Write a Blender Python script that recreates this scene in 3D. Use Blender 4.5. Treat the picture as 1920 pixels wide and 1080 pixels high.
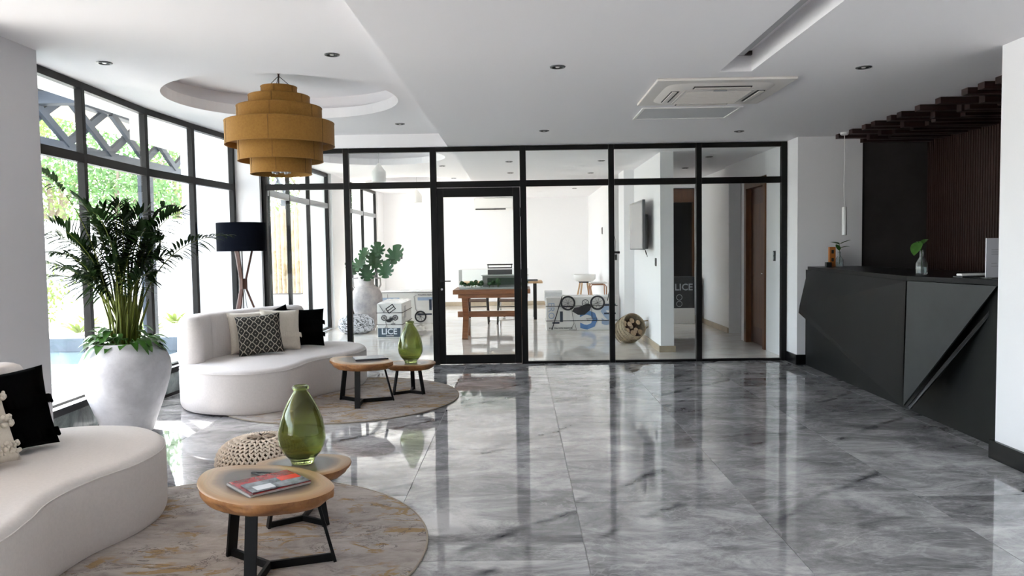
import bpy, bmesh, math, random
from mathutils import Vector, Matrix, noise
from math import sin, cos, pi, sqrt, radians as R, exp

for o in list(bpy.data.objects): bpy.data.objects.remove(o)
SC = bpy.context.scene
COL = SC.collection

# ------------------------------------------------------------------ camera, sky, sun, exposure
EYE = 1.42
def make_camera():
    f, p, r, w = 1420.0, 0.0526, 0.0147, -0.0105
    fw = Vector((sin(w)*cos(p), cos(w)*cos(p), -sin(p)))
    rt = Vector((cos(w), -sin(w), 0)); up = rt.cross(fw)
    r2 = cos(r)*rt - sin(r)*up; u2 = cos(r)*up + sin(r)*rt
    m = Matrix(((r2.x, u2.x, -fw.x, 0), (r2.y, u2.y, -fw.y, 0), (r2.z, u2.z, -fw.z, EYE), (0, 0, 0, 1)))
    cd = bpy.data.cameras.new('camera'); cd.sensor_width = 36; cd.lens = 36*f/1920
    cd.clip_start = .05; cd.clip_end = 300
    co = bpy.data.objects.new('camera', cd); co.matrix_world = m
    COL.objects.link(co); SC.camera = co
make_camera()

W = bpy.data.worlds.new('world'); SC.world = W; W.use_nodes = True
wn = W.node_tree; wn.nodes.clear()
sky = wn.nodes.new('ShaderNodeTexSky'); sky.sky_type = 'NISHITA'; sky.sun_disc = False
sky.sun_elevation = R(52); sky.sun_rotation = R(-37); sky.altitude = 50; sky.dust_density = 2.0; sky.air_density = 1.0; sky.ozone_density = 1.0
hsv = wn.nodes.new('ShaderNodeHueSaturation'); hsv.inputs['Saturation'].default_value = .5
bg = wn.nodes.new('ShaderNodeBackground'); bg.inputs[1].default_value = 0.55
wo = wn.nodes.new('ShaderNodeOutputWorld')
wn.links.new(sky.outputs[0], hsv.inputs['Color']); wn.links.new(hsv.outputs[0], bg.inputs[0]); wn.links.new(bg.outputs[0], wo.inputs[0])

sun = bpy.data.lights.new('sun', 'SUN'); sun.energy = 9.0; sun.angle = R(.6); sun.color = (1, .965, .93)
so = bpy.data.objects.new('sun', sun); COL.objects.link(so)
SUN_DIR = Vector((.6*cos(R(50)), -.8*cos(R(50)), -sin(R(50))))
so.rotation_euler = SUN_DIR.to_track_quat('-Z', 'Y').to_euler()
so.location = (-20, 20, 25)

vs = SC.view_settings
vs.view_transform = 'Standard'; vs.look = 'None'; vs.gamma = 1; vs.use_curve_mapping = False
vs.exposure = 1.93
SC.cycles.max_bounces = 14; SC.cycles.diffuse_bounces = 8; SC.cycles.glossy_bounces = 6
SC.cycles.transmission_bounces = 10; SC.cycles.transparent_max_bounces = 24
SC.cycles.caustics_reflective = False; SC.cycles.caustics_refractive = False
SC.cycles.sample_clamp_indirect = 6

# ------------------------------------------------------------------ helpers
class MB:
    """collects shapes in one bmesh, builds ONE mesh object"""
    def __init__(s): s.bm = bmesh.new(); s.uv = None
    def box(s, x0, x1, y0, y1, z0, z1, bev=0, M=None):
        T = Matrix.Translation(((x0+x1)/2, (y0+y1)/2, (z0+z1)/2)) @ Matrix.Diagonal((abs(x1-x0), abs(y1-y0), abs(z1-z0), 1))
        if M is not None: T = M @ T
        g = bmesh.ops.create_cube(s.bm, size=1, matrix=T)['verts']
        if bev:
            ed = list({e for v in g for e in v.link_edges})
            bmesh.ops.bevel(s.bm, geom=ed, offset=bev, segments=2, affect='EDGES', profile=.6)
        return s
    def bar(s, a, b, w, d=None, up=(0, 0, 1), bev=0):
        a = Vector(a); b = Vector(b); d = d or w; z = (b-a); L = z.length; z.normalize()
        u = Vector(up); x = u.cross(z)
        if x.length < 1e-4: x = Vector((1, 0, 0)).cross(z)
        x.normalize(); y = z.cross(x)
        M = Matrix(((x.x, y.x, z.x, a.x), (x.y, y.y, z.y, a.y), (x.z, y.z, z.z, a.z), (0, 0, 0, 1)))
        return s.box(-w/2, w/2, -d/2, d/2, 0, L, bev, M)
    def faces(s, vs, fs):
        bv = [s.bm.verts.new(v) for v in vs]
        for f in fs:
            try: s.bm.faces.new([bv[i] for i in f])
            except ValueError: pass
        return s
    def rings(s, rings, cap0=True, cap1=True, closed=True):
        rr = [[s.bm.verts.new(p) for p in r] for r in rings]
        n = len(rings[0])
        for a, b in zip(rr, rr[1:]):
            for i in range(n if closed else n-1):
                j = (i+1) % n
                try: s.bm.faces.new((a[i], a[j], b[j], b[i]))
                except ValueError: pass
        if cap0 and n > 2: s.bm.faces.new(rr[0][::-1])
        if cap1 and n > 2: s.bm.faces.new(rr[-1])
        return s
    def lathe(s, prof, c=(0, 0, 0), n=32, cap0=True, cap1=True, wob=None, M=None):
        R_ = []
        for r, z in prof:
            ring = []
            for i in range(n):
                t = 2*pi*i/n; k = wob(t, z) if wob else 1
                v = Vector((c[0]+r*k*cos(t), c[1]+r*k*sin(t), c[2]+z))
                if M is not None: v = M @ v
                ring.append(v)
            R_.append(ring)
        return s.rings(R_, cap0, cap1)
    def tube(s, pts, r, n=8, closed=False):
        pts = [Vector(p) for p in pts]; N = len(pts); rs = r if isinstance(r, (list, tuple)) else [r]*N
        R_ = []; ref = None
        for i, p in enumerate(pts):
            if closed: t = pts[(i+1) % N]-pts[i-1]
            else: t = pts[min(i+1, N-1)]-pts[max(i-1, 0)]
            t.normalize()
            if ref is None:
                ref = Vector((0, 0, 1)).cross(t)
                if ref.length < .1: ref = Vector((1, 0, 0)).cross(t)
            ref = (ref - t*ref.dot(t)).normalized(); b = t.cross(ref)
            R_.append([p + (ref*cos(2*pi*k/n)+b*sin(2*pi*k/n))*rs[i] for k in range(n)])
        if closed: R_.append(R_[0]); return s.rings(R_, False, False)
        return s.rings(R_)
    def prism(s, poly, z0, z1, M=None):
        a = [Vector((x, y, z0)) for x, y in poly]; b = [Vector((x, y, z1)) for x, y in poly]
        if M is not None: a = [M @ v for v in a]; b = [M @ v for v in b]
        return s.rings([a, b])
    def build(s, name, mat, parent=None, smooth=0, loc=None, rot=None):
        bmesh.ops.recalc_face_normals(s.bm, faces=s.bm.faces)
        me = bpy.data.meshes.new(name); s.bm.to_mesh(me); s.bm.free()
        if mat:
            me.materials.append(mat)
        if smooth:
            me.polygons.foreach_set('use_smooth', [True]*len(me.polygons))
            me.set_sharp_from_angle(angle=R(smooth))
        o = bpy.data.objects.new(name, me); COL.objects.link(o)
        if parent: o.parent = parent
        if loc: o.location = loc
        if rot: o.rotation_euler = rot
        return o

def tag(o, label=None, cat=None, group=None, kind=None):
    if label: o['label'] = label
    if cat: o['category'] = cat
    if group: o['group'] = group
    if kind: o['kind'] = kind
    return o
def thing(name, loc, label, cat, rz=0, group=None):
    o = bpy.data.objects.new(name, None); COL.objects.link(o); o.location = loc; o.rotation_euler = (0, 0, rz)
    return tag(o, label, cat, group)
def struct(o, label=None): return tag(o, label, kind='structure')
def kids(o): return [c for c in bpy.data.objects if c.parent == o]
def copy_tree(o, parent=None):
    c = o.copy(); COL.objects.link(c)
    if parent: c.parent = parent
    for ch in kids(o): copy_tree(ch, c)
    return c
def place(o, loc, rz=0, label=None):
    o.location = loc; o.rotation_euler = (0, 0, rz)
    if label: o['label'] = label
    return o
def catmull(P, n=8, closed=True):
    out = []; N = len(P)
    rng = range(N) if closed else range(N-1)
    for i in rng:
        if closed: p = [Vector(P[(i+k-1) % N]) for k in range(4)]
        else: p = [Vector(P[min(max(i+k-1, 0), N-1)]) for k in range(4)]
        for k in range(n):
            t = k/n
            out.append(.5*((2*p[1]) + (p[2]-p[0])*t + (2*p[0]-5*p[1]+4*p[2]-p[3])*t*t + (-p[0]+3*p[1]-3*p[2]+p[3])*t**3))
    if not closed: out.append(Vector(P[-1]))
    return out
def offset(poly, d):
    n = len(poly); out = []
    area = sum(poly[i].x*poly[(i+1) % n].y-poly[(i+1) % n].x*poly[i].y for i in range(n))
    sg = 1 if area > 0 else -1
    for i in range(n):
        t = poly[(i+1) % n]-poly[i-1]; t.normalize()
        out.append(poly[i] + Vector((-t.y, t.x))*d*sg)
    return out

# ------------------------------------------------------------------ materials
def N(nt, t, **kw):
    n = nt.nodes.new(t)
    for k, v in kw.items():
        if k in ('op', 'operation'): n.operation = v
        elif k.startswith('i_'): n.inputs[int(k[2:])].default_value = v
        else: setattr(n, k, v)
    return n
def mat(name, col, rough=.5, metal=0, spec=None, bump=None, vary=None, trans=0, ior=None, emit=None, coat=0):
    """bump=(scale,strength)  vary=(scale,amount[,colour])"""
    m = bpy.data.materials.new(name); m.use_nodes = True; nt = m.node_tree; b = nt.nodes['Principled BSDF']
    b.inputs['Base Color'].default_value = (*col, 1); b.inputs['Roughness'].default_value = rough; b.inputs['Metallic'].default_value = metal
    if spec is not None: b.inputs['Specular IOR Level'].default_value = spec
    if trans: b.inputs['Transmission Weight'].default_value = trans
    if ior: b.inputs['IOR'].default_value = ior
    if coat: b.inputs['Coat Weight'].default_value = coat; b.inputs['Coat Roughness'].default_value = .05
    if emit: b.inputs['Emission Color'].default_value = (*emit[0], 1); b.inputs['Emission Strength'].default_value = emit[1]
    if bump or vary:
        tc = N(nt, 'ShaderNodeTexCoord')
    if bump:
        n = N(nt, 'ShaderNodeTexNoise'); n.inputs['Scale'].default_value = bump[0]; n.inputs['Detail'].default_value = 4
        bp = N(nt, 'ShaderNodeBump'); bp.inputs['Strength'].default_value = bump[1]; bp.inputs['Distance'].default_value = .004
        nt.links.new(tc.outputs['Object'], n.inputs['Vector']); nt.links.new(n.outputs['Fac'], bp.inputs['Height']); nt.links.new(bp.outputs[0], b.inputs['Normal'])
    if vary:
        n = N(nt, 'ShaderNodeTexNoise'); n.inputs['Scale'].default_value = vary[0]; n.inputs['Detail'].default_value = 5; n.inputs['Roughness'].default_value = .65
        rp = N(nt, 'ShaderNodeValToRGB'); c2 = vary[2] if len(vary) > 2 else tuple(c*(1-vary[1]) for c in col)
        rp.color_ramp.elements[0].position = .35; rp.color_ramp.elements[1].position = .65
        rp.color_ramp.elements[0].color = (*c2, 1); rp.color_ramp.elements[1].color = (*col, 1)
        nt.links.new(tc.outputs['Object'], n.inputs['Vector']); nt.links.new(n.outputs['Fac'], rp.inputs[0]); nt.links.new(rp.outputs[0], b.inputs['Base Color'])
    return m
def ramp(nt, src, stops):
    rp = N(nt, 'ShaderNodeValToRGB'); e = rp.color_ramp.elements
    while len(e) < len(stops): e.new(.5)
    for i, (p, c) in enumerate(stops):
        e[i].position = p; e[i].color = (*c, 1) if isinstance(c, tuple) else (c, c, c, 1)
    nt.links.new(src, rp.inputs[0]); return rp.outputs[0]
def math_(nt, op, a, b=None, c=None):
    n = N(nt, 'ShaderNodeMath', op=op)
    for i, v in enumerate((a, b, c)):
        if v is None: continue
        if isinstance(v, (int, float)): n.inputs[i].default_value = v
        else: nt.links.new(v, n.inputs[i])
    return n.outputs[0]
def mix(nt, fac, a, b, mode='MIX'):
    n = N(nt, 'ShaderNodeMix', data_type='RGBA', blend_type=mode)
    for k, v in ((0, fac), (6, a), (7, b)):
        if isinstance(v, (int, float)): n.inputs[k].default_value = v
        elif isinstance(v, tuple): n.inputs[k].default_value = (*v, 1)
        else: nt.links.new(v, n.inputs[k])
    return n.outputs[2]
def noise_(nt, vec, scale, detail=4, rough=.6, dist=0):
    n = N(nt, 'ShaderNodeTexNoise'); n.inputs['Scale'].default_value = scale; n.inputs['Detail'].default_value = detail
    n.inputs['Roughness'].default_value = rough; n.inputs['Distortion'].default_value = dist
    nt.links.new(vec, n.inputs['Vector']); return n.outputs['Fac']

def marble(name, lo, mid, hi, vein, rough, ior, per_tile=True, veins=True, sx=1.0):
    m = bpy.data.materials.new(name); m.use_nodes = True; nt = m.node_tree; b = nt.nodes['Principled BSDF']
    tc = N(nt, 'ShaderNodeTexCoord'); vec = tc.outputs['Object']
    if per_tile:
        oi = N(nt, 'ShaderNodeObjectInfo')
        rn = math_(nt, 'MULTIPLY', oi.outputs['Random'], 37.0)
        cb = N(nt, 'ShaderNodeCombineXYZ')
        for k in range(3): nt.links.new(rn, cb.inputs[k])
        ad = N(nt, 'ShaderNodeVectorMath', op='ADD'); nt.links.new(vec, ad.inputs[0]); nt.links.new(cb.outputs[0], ad.inputs[1]); v2 = ad.outputs[0]
    else: v2 = vec
    mp = N(nt, 'ShaderNodeMapping'); mp.inputs['Rotation'].default_value = (0, 0, R(-20)); mp.inputs['Scale'].default_value = (.8*sx, 1.5*sx, 1)
    nt.links.new(v2, mp.inputs[0])
    n1 = noise_(nt, mp.outputs[0], 2.4, 9, .78, .5)
    nb = noise_(nt, v2, .9, 2, .5); n1 = math_(nt, 'ADD', n1, math_(nt, 'MULTIPLY', math_(nt, 'SUBTRACT', nb, .5), .35))
    c = ramp(nt, n1, [(.34, lo), (.5, mid), (.68, hi)])
    if veins:
        # fine pale veins: ridges of a noise
        n2 = noise_(nt, mp.outputs[0], 1.4, 5, .6, 1.2)
        rd = math_(nt, 'ABSOLUTE', math_(nt, 'SUBTRACT', n2, .5))
        f = ramp(nt, rd, [(0, 1.0), (.012, 0.0)])
        c = mix(nt, math_(nt, 'MULTIPLY', f, .35), c, hi)
        # large dark diagonal vein crossing the slab
        sp = N(nt, 'ShaderNodeSeparateXYZ'); nt.links.new(vec, sp.inputs[0])
        d = math_(nt, 'SUBTRACT', math_(nt, 'MULTIPLY', sp.outputs[0], .68), math_(nt, 'MULTIPLY', sp.outputs[1], .73))
        n3 = noise_(nt, v2, 2.5, 6, .6)
        d = math_(nt, 'ADD', d, math_(nt, 'MULTIPLY', math_(nt, 'SUBTRACT', n3, .5), .22))
        if per_tile: d = math_(nt, 'ADD', d, math_(nt, 'MULTIPLY', oi.outputs['Random'], 1.1))
        pp = math_(nt, 'PINGPONG', d, .62)
        f2 = ramp(nt, pp, [(0, 1.0), (.012, .8), (.045, 0.0)])
        n4 = noise_(nt, v2, 3.0, 3)
        f2 = math_(nt, 'MULTIPLY', f2, ramp(nt, n4, [(.42, 0.0), (.6, .85)]))
        c = mix(nt, f2, c, vein)
    nt.links.new(c, b.inputs['Base Color'])
    b.inputs['Roughness'].default_value = rough; b.inputs['IOR'].default_value = ior
    return m
def fabric(name, col, c2=None, scale=420, strength=.35, spec=.2):
    m = mat(name, col, .95, spec=spec); nt = m.node_tree; b = nt.nodes['Principled BSDF']
    b.inputs['Sheen Weight'].default_value = .15 if col[0] > .02 else 0
    tc = N(nt, 'ShaderNodeTexCoord'); v = tc.outputs['Object']
    n = noise_(nt, v, scale, 2, .5); bp = N(nt, 'ShaderNodeBump'); bp.inputs['Strength'].default_value = strength; bp.inputs['Distance'].default_value = .002
    nt.links.new(n, bp.inputs['Height']); nt.links.new(bp.outputs[0], b.inputs['Normal'])
    n2 = noise_(nt, v, 60, 6, .7)
    nt.links.new(ramp(nt, n2, [(.3, c2 or tuple(x*.9 for x in col)), (.7, col)]), b.inputs['Base Color'])
    return m
def wood(name, c1, c2, scale=(1, 12, 12), rough=.45, rot=(0, 0, 0)):
    m = mat(name, c1, rough); nt = m.node_tree; b = nt.nodes['Principled BSDF']
    tc = N(nt, 'ShaderNodeTexCoord'); mp = N(nt, 'ShaderNodeMapping'); mp.inputs['Scale'].default_value = scale; mp.inputs['Rotation'].default_value = rot
    nt.links.new(tc.outputs['Object'], mp.inputs[0])
    n = noise_(nt, mp.outputs[0], 4, 6, .65, .4)
    nt.links.new(ramp(nt, n, [(.3, c2), (.65, c1)]), b.inputs['Base Color'])
    bp = N(nt, 'ShaderNodeBump'); bp.inputs['Strength'].default_value = .2; bp.inputs['Distance'].default_value = .002
    nt.links.new(n, bp.inputs['Height']); nt.links.new(bp.outputs[0], b.inputs['Normal'])
    return m
def pane_glass(name, tint=(.97, .985, .98)):
    m = bpy.data.materials.new(name); m.use_nodes = True; nt = m.node_tree; nt.nodes.remove(nt.nodes['Principled BSDF'])
    out = nt.nodes['Material Output']; tr = N(nt, 'ShaderNodeBsdfTransparent'); tr.inputs[0].default_value = (*tint, 1)
    gl = N(nt, 'ShaderNodeBsdfGlossy'); gl.inputs['Roughness'].default_value = .0
    fr = N(nt, 'ShaderNodeFresnel'); fr.inputs[0].default_value = 1.27
    mx = N(nt, 'ShaderNodeMixShader'); ge = N(nt, 'ShaderNodeNewGeometry'); fc = math_(nt, 'MULTIPLY', fr.outputs[0], math_(nt, 'SUBTRACT', 1.0, ge.outputs['Backfacing'])); nt.links.new(fc, mx.inputs[0]); nt.links.new(tr.outputs[0], mx.inputs[1]); nt.links.new(gl.outputs[0], mx.inputs[2])
    nt.links.new(mx.outputs[0], out.inputs[0]); return m

WHITE = mat('white_paint', (.87, .86, .87), .75, bump=(9, .05))
CEIL = mat('ceiling_paint', (.86, .845, .86), .85, bump=(5, .06))
BLACKM = mat('black_powder_coat', (.0035, .003, .003), .42, spec=.22, bump=(60, .05))
GREYM = mat('grey_aluminium', (.33, .34, .35), .45, metal=.3)
GLASS = pane_glass('window_glass')
BLACKS = mat('black_steel', (.0035, .0035, .004), .5, spec=.25, bump=(80, .1))
MARB = marble('grey_marble', (.13, .13, .137), (.33, .325, .332), (.68, .675, .68), (.03, .035, .045), .03, 1.9)
MARBW = marble('dark_green_marble', (.06, .07, .068), (.13, .15, .145), (.25, .28, .27), (.02, .02, .02), .08, 1.5, per_tile=False)
BEIGE = marble('beige_marble', (.68, .63, .57), (.79, .75, .70), (.86, .83, .79), (.4, .33, .27), .04, 1.7, per_tile=False, veins=False, sx=1.2)
SKIRTB = mat('beige_skirting', (.50, .41, .30), .35, vary=(3, .2))
SKIRTK = mat('black_skirting', (.004, .004, .005), .25, spec=.3)
GROUT = mat('grout', (.42, .41, .40), .8)
SOFA = fabric('offwhite_boucle', (.73, .685, .665), (.66, .62, .60))
BLKFAB = fabric('black_cotton', (.0018, .0018, .0018), (.0012, .0012, .0012), 300, .3, spec=.03)
CREAMF = fabric('cream_cotton', (.74, .68, .59), (.66, .60, .51), 250, .6)
NAVY = fabric('black_navy_shade', (.003, .004, .009), (.002, .003, .006), 500, .2, spec=.08)
BLACKP = mat('black_plastic', (.015, .015, .015), .4)
WHITEP = mat('white_plastic', (.82, .81, .79), .4)
GREYP = mat('grey_plastic', (.45, .45, .46), .5)
DARKP = mat('dark_recess', (.03, .028, .026), .7)
WALNUT = wood('walnut', (.10, .035, .02), (.045, .016, .01), (10, 10, 1.5), .4)
TEAK = wood('teak', (.32, .13, .055), (.18, .065, .03), (1.2, 10, 10), .4)
OAK = wood('oak', (.62, .40, .22), (.48, .28, .14), (8, 8, 1.2), .5)
DARKW = wood('dark_chair_wood', (.05, .038, .03), (.025, .02, .017), (8, 8, 2), .5)
DOORW = wood('door_wood', (.15, .060, .022), (.08, .028, .011), (8, 8, .8), .4)
SLATW = wood('reddish_slat_wood', (.026, .008, .006), (.012, .004, .003), (1, 8, 8), .45)
SLATV = wood('dark_ribbed_wood', (.040, .016, .011), (.020, .009, .007), (8, 8, .7), .5)
DPANEL = mat('dark_stone_panel', (.050, .043, .043), .55, vary=(2.2, .35))
COUNTER = mat('charcoal_laminate', (.010, .0105, .011), .42, spec=.16, vary=(1.6, .3), bump=(140, .06))
CHROME = mat('chrome', (.7, .7, .7), .15, metal=1)
LEAF = mat('palm_leaf', (.016, .042, .008), .6, spec=.15, vary=(6, .5)); LEAF.node_tree.nodes['Principled BSDF'].inputs['Subsurface Weight'].default_value = 0
STEM = mat('palm_stem', (.11, .13, .02), .6, spec=.2, vary=(9, .4))
LEAF2 = mat('vine_leaf', (.05, .15, .022), .45, spec=.25, vary=(12, .45))
LEAF3 = mat('monstera_leaf', (.03, .10, .035), .35, vary=(5, .4))
SOIL = mat('potting_soil', (.05, .035, .025), .9, bump=(40, .8))

# ------------------------------------------------------------------ setting: lobby shell
ZL, ZR = 2.81, 2.66          # left (higher) and right ceiling
XS = -.85                    # where the two ceilings meet
YP = 9.27                    # glass partition
YB = -3.2

# floor: grey marble slabs, each its own part
fl = MB().box(-3.6, 4.95, YB, YP+.02, -.12, -.003).build('floor', GROUT); struct(fl, 'polished grey marble floor of large slabs')
random.seed(4)
off = {-4: 4.7, -3: 5.9, -2: 5.0, -1: 4.3, 0: 5.30, 1: 4.16, 2: 5.0, 3: 6.12, 4: 4.9, 5: 5.6}
TW, TL, G = .96, 1.92, .0014
for k in range(-4, 6):
    x0 = -.67+TW*k; x1 = x0+TW
    y = off[k]-TL*8
    while y < YP:
        a0, a1, b0, b1 = max(x0, -3.6)+G, min(x1, 4.85)-G, max(y, YB)+G, min(y+TL, YP+.02)-G
        if a1-a0 > .05 and b1-b0 > .05 and a0 < 4.8:
            cx, cy = (a0+a1)/2, (b0+b1)/2
            t = MB().box(a0-cx, a1-cx, b0-cy, b1-cy, -.012, 0, .0012).build('tile', MARB, fl, loc=(cx, cy, 0))
        y += TL

def ceiling_with_holes(name, x0, x1, y0, y1, z, circles, thick=.10):
    bm = bmesh.new(); edges = []
    def loop(pts):
        vs_ = [bm.verts.new((p[0], p[1], z)) for p in pts]
        for i in range(len(vs_)): edges.append(bm.edges.new((vs_[i], vs_[(i+1) % len(vs_)])))
    loop([(x0, y0), (x1, y0), (x1, y1), (x0, y1)])
    for cx, cy, r in circles: loop([(cx+r*cos(2*pi*i/64), cy+r*sin(2*pi*i/64)) for i in range(64)])
    bmesh.ops.triangle_fill(bm, use_beauty=True, use_dissolve=False, edges=edges)
    g = bmesh.ops.extrude_face_region(bm, geom=bm.faces[:])
    bmesh.ops.translate(bm, vec=(0, 0, thick), verts=[v for v in g['geom'] if isinstance(v, bmesh.types.BMVert)])
    m = MB(); m.bm.free(); m.bm = bm
    return m.build(name, CEIL)
CIRC = [(-2.13, 6.98, 1.03), (-2.13, 11.45, 1.03), (-2.13, 15.6, 1.0)]
cl = ceiling_with_holes('ceiling', -4.0, XS, YB, 9.35, ZL, CIRC[:1]); struct(cl, 'higher white ceiling over the seating area')
cl2 = ceiling_with_holes('ceiling', -4.0, XS, 9.35, 19.0, ZL, CIRC[1:]); struct(cl2, 'white ceiling of the back room by its windows')
for par, cs in ((cl, CIRC[:1]), (cl2, CIRC[1:])):
    for cx, cy, r in cs:      # stepped round recess
        m = MB()
        prof = [(r, 0), (r, .085), (r+.06, .088), (r+.06, .10), (r-.10, .235), (r-.115, .25), (0.02, .25)]
        prof = [(r, .0), (r, .1005), (r+.11, .1015), (r+.11, .235)]
        m.lathe(prof[1:], (cx, cy, ZL), 64, False, False)
        m.lathe([(r+.11, .235), (.01, .236)], (cx, cy, ZL), 64, False, False)
        m.lathe([(.01, .29), (r+.16, .29), (r+.16, .0+.1015), (r+.115, .1015)], (cx, cy, ZL), 64, False, False)
        m.build('recess', CEIL, par, smooth=40)
# right ceiling with the long slot
SX0, SX1, SY1, SY0 = 1.45, 1.68, 5.52, .3
m = MB()
m.box(XS, SX0, YB, 19.0, ZR, ZR+.3); m.box(SX1, 5.0, YB, YP+.1, ZR, ZR+.3); m.box(SX0, SX1, SY1, 19.0, ZR, ZR+.3)
m.box(SX0, SX1, YB, SY0, ZR, ZR+.3); m.box(SX1, 5.0, YP+.1, 19.0, ZR, ZR+.3); m.box(SX0, SX1, SY0, SY1, ZR+.14, ZR+.3)
cr = m.build('ceiling', CEIL); struct(cr, 'lower white ceiling over the walkway with a long slot')
lt = MB().box(SX0+.06, SX1-.07, SY0+.02, SY1-.06, ZR+.10, ZR+.14).build('light_channel', GREYP, cr)
MB().box(SX0+.002, SX1-.002, SY1-.03, SY1-.001, ZR+.112, ZR+.139).build('channel_end', mat('brown_end', (.07, .05, .045), .6), cr)

def wall(name, x0, x1, y0, y1, z0, z1, m_=WHITE, label=None):
    return struct(MB().box(x0, x1, y0, y1, z0, z1).build(name, m_), label)
wall('wall_back', -4.0, 5.0, YB-.15, YB, 0, 3.0)
wall('wall_right', 3.09, 3.245, YB, 4.92, 0, ZR, WHITE, 'white wall at the right end of the counter')
wall('wall_right', 4.82, 4.97, YB, YP-.3, 0, ZR, WHITE)
wall('wall_front', 3.25, 4.0, 8.9, 9.35, 0, ZR, WHITE, 'white wall beside the glass partition')
wall('wall_front', 4.0, 4.97, 9.0, 9.35, 0, ZR, WHITE)
dp = struct(MB().box(4.0, 4.82, 8.93, 8.998, 0, ZR-.003).build('wall_front', DPANEL), 'dark stone panel behind the counter')
wall('wall_behind_counter', 3.24, 4.82, 3.3, 3.45, 0, ZR)
wall('wall_left', -3.95, -3.27, 4.45, 5.2, 0, ZL, mat('pillar_grey_paint', (.62, .61, .63), .8, bump=(7, .05)), 'pale grey pillar between the left windows')
wall('wall_left', -3.85, -3.13, 9.17, 9.42, 0, ZL, WHITE, 'white pier between window and glass partition')
wall('wall_left', -4.1, -3.5, YB, -.92, 0, ZL, WHITE)  # unseen wall, extended over one window bay to dim the daylight
lin = wall('trim_1', -3.2, XS, YP-.08, YP+.08, 2.655, ZL, WHITE, 'white lintel above the glass partition')
def sk(name, x0, x1, y0, y1, h=.12, m_=SKIRTK): return struct(MB().box(x0, x1, y0, y1, 0, h, .003).build(name, m_))
sk('baseboard_right', 3.063, 3.089, YB, 4.946); sk('baseboard_right', 3.0891, 3.245, 4.921, 4.946)
sk('baseboard_front', 3.228, 3.44, 8.874, 8.899); sk('baseboard_front', 3.228, 3.249, 8.899, YP-.03)

# ribbed timber wall behind the counter
rw = struct(MB().box(4.76, 4.819, 3.46, 8.925, 0, ZR-.02).build('wall_right', mat('ribbed_backing', (.02, .009, .007), .6)), 'dark ribbed timber wall behind the counter')
bat = MB().box(-.012, 0, -.014, .014, .0, ZR-.02).build('slat', SLATV, rw); bat.location = (4.759, 8.88, 0)
for i in range(1, 128):
    c = bat.copy(); COL.objects.link(c); c.parent = rw; c.location = (4.759, 8.88-i*.0425, 0)

# ------------------------------------------------------------------ windows
def glazing(name, pts, z0, z1, zt, mats, label, post=.05, rail=.06, bars=True, depth=.06, trans=.075, last=True):
    """posts at the plan points, glass panes between them, transom at zt"""
    root = struct(thing(name, (0, 0, 0), None, None), label)
    for i, (x, y) in enumerate(pts):
        j = min(i, len(pts)-2); a = Vector(pts[j]); b = Vector(pts[j+1]); d = (b-a).normalized(); ang = math.atan2(d.y, d.x)
        M = Matrix.Translation((x, y, 0)) @ Matrix.Rotation(ang, 4, 'Z')
        MB().box(-post/2, post/2, -depth/2, depth/2, z0, z1, .002, M).build('mullion', mats[0], root)
    for i in range(len(pts)-1):
        a = Vector(pts[i]); b = Vector(pts[i+1]); d = b-a; L = d.length; ang = math.atan2(d.y, d.x)
        M = Matrix.Translation((a.x, a.y, 0)) @ Matrix.Rotation(ang, 4, 'Z')
        h = post/2
        MB().box(h, L-h, -depth/2, depth/2, z1-rail, z1, .002, M).build('top_rail', mats[0], root)
        MB().box(h, L-h, -depth/2, depth/2, z0, z0+rail*.45, .002, M).build('bottom_rail', mats[0], root)
        MB().box(h, L-h, -depth/2, depth/2, zt-trans/2, zt+trans/2, .002, M).build('transom', mats[1], root)
        MB().box(h, L-h, -.004, .004, zt+trans/2, z1-rail, 0, M).build('pane', GLASS, root)
        MB().box(h, L-h, -.004, .004, z0+rail*.45, zt-trans/2, 0, M).build('pane', GLASS, root)
    return root
WP = [(-3.51, 5.12), (-3.545, 6.17), (-3.59, 7.30), (-3.53, 8.21), (-3.45, 9.14)]
glazing('window_1', WP, .27, ZL, 2.2, (BLACKM, BLACKM), 'black framed window wall along the seating area')
glazing('window_2', [(-3.5, -.9), (-3.5, .4), (-3.5, 1.7), (-3.5, 3.1), (-3.5, 4.44)], .27, ZL, 2.2, (BLACKM, BLACKM), 'black framed window wall beside the near sofa')
glazing('window_3', [(-3.42, 9.46), (-3.46, 10.45), (-3.5, 11.5), (-3.5, 12.6), (-3.47, 13.7)], .02, ZL, 2.23, (BLACKM, GREYM), 'window wall of the back room', trans=.09)
glazing('window_4', [(-3.45, 14.9), (-3.45, 15.55), (-3.45, 16.7), (-3.42, 18.0)], .02, ZL, 2.23, (BLACKM, GREYM), 'second window wall of the back room', trans=.09)
wall('wall_left', -3.95, -3.38, 13.73, 14.87, 0, ZL, WHITE, 'white pier between the back room windows')
wall('wall_left', -3.95, -3.35, 18.03, 18.8, 0, ZL, WHITE)
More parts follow.
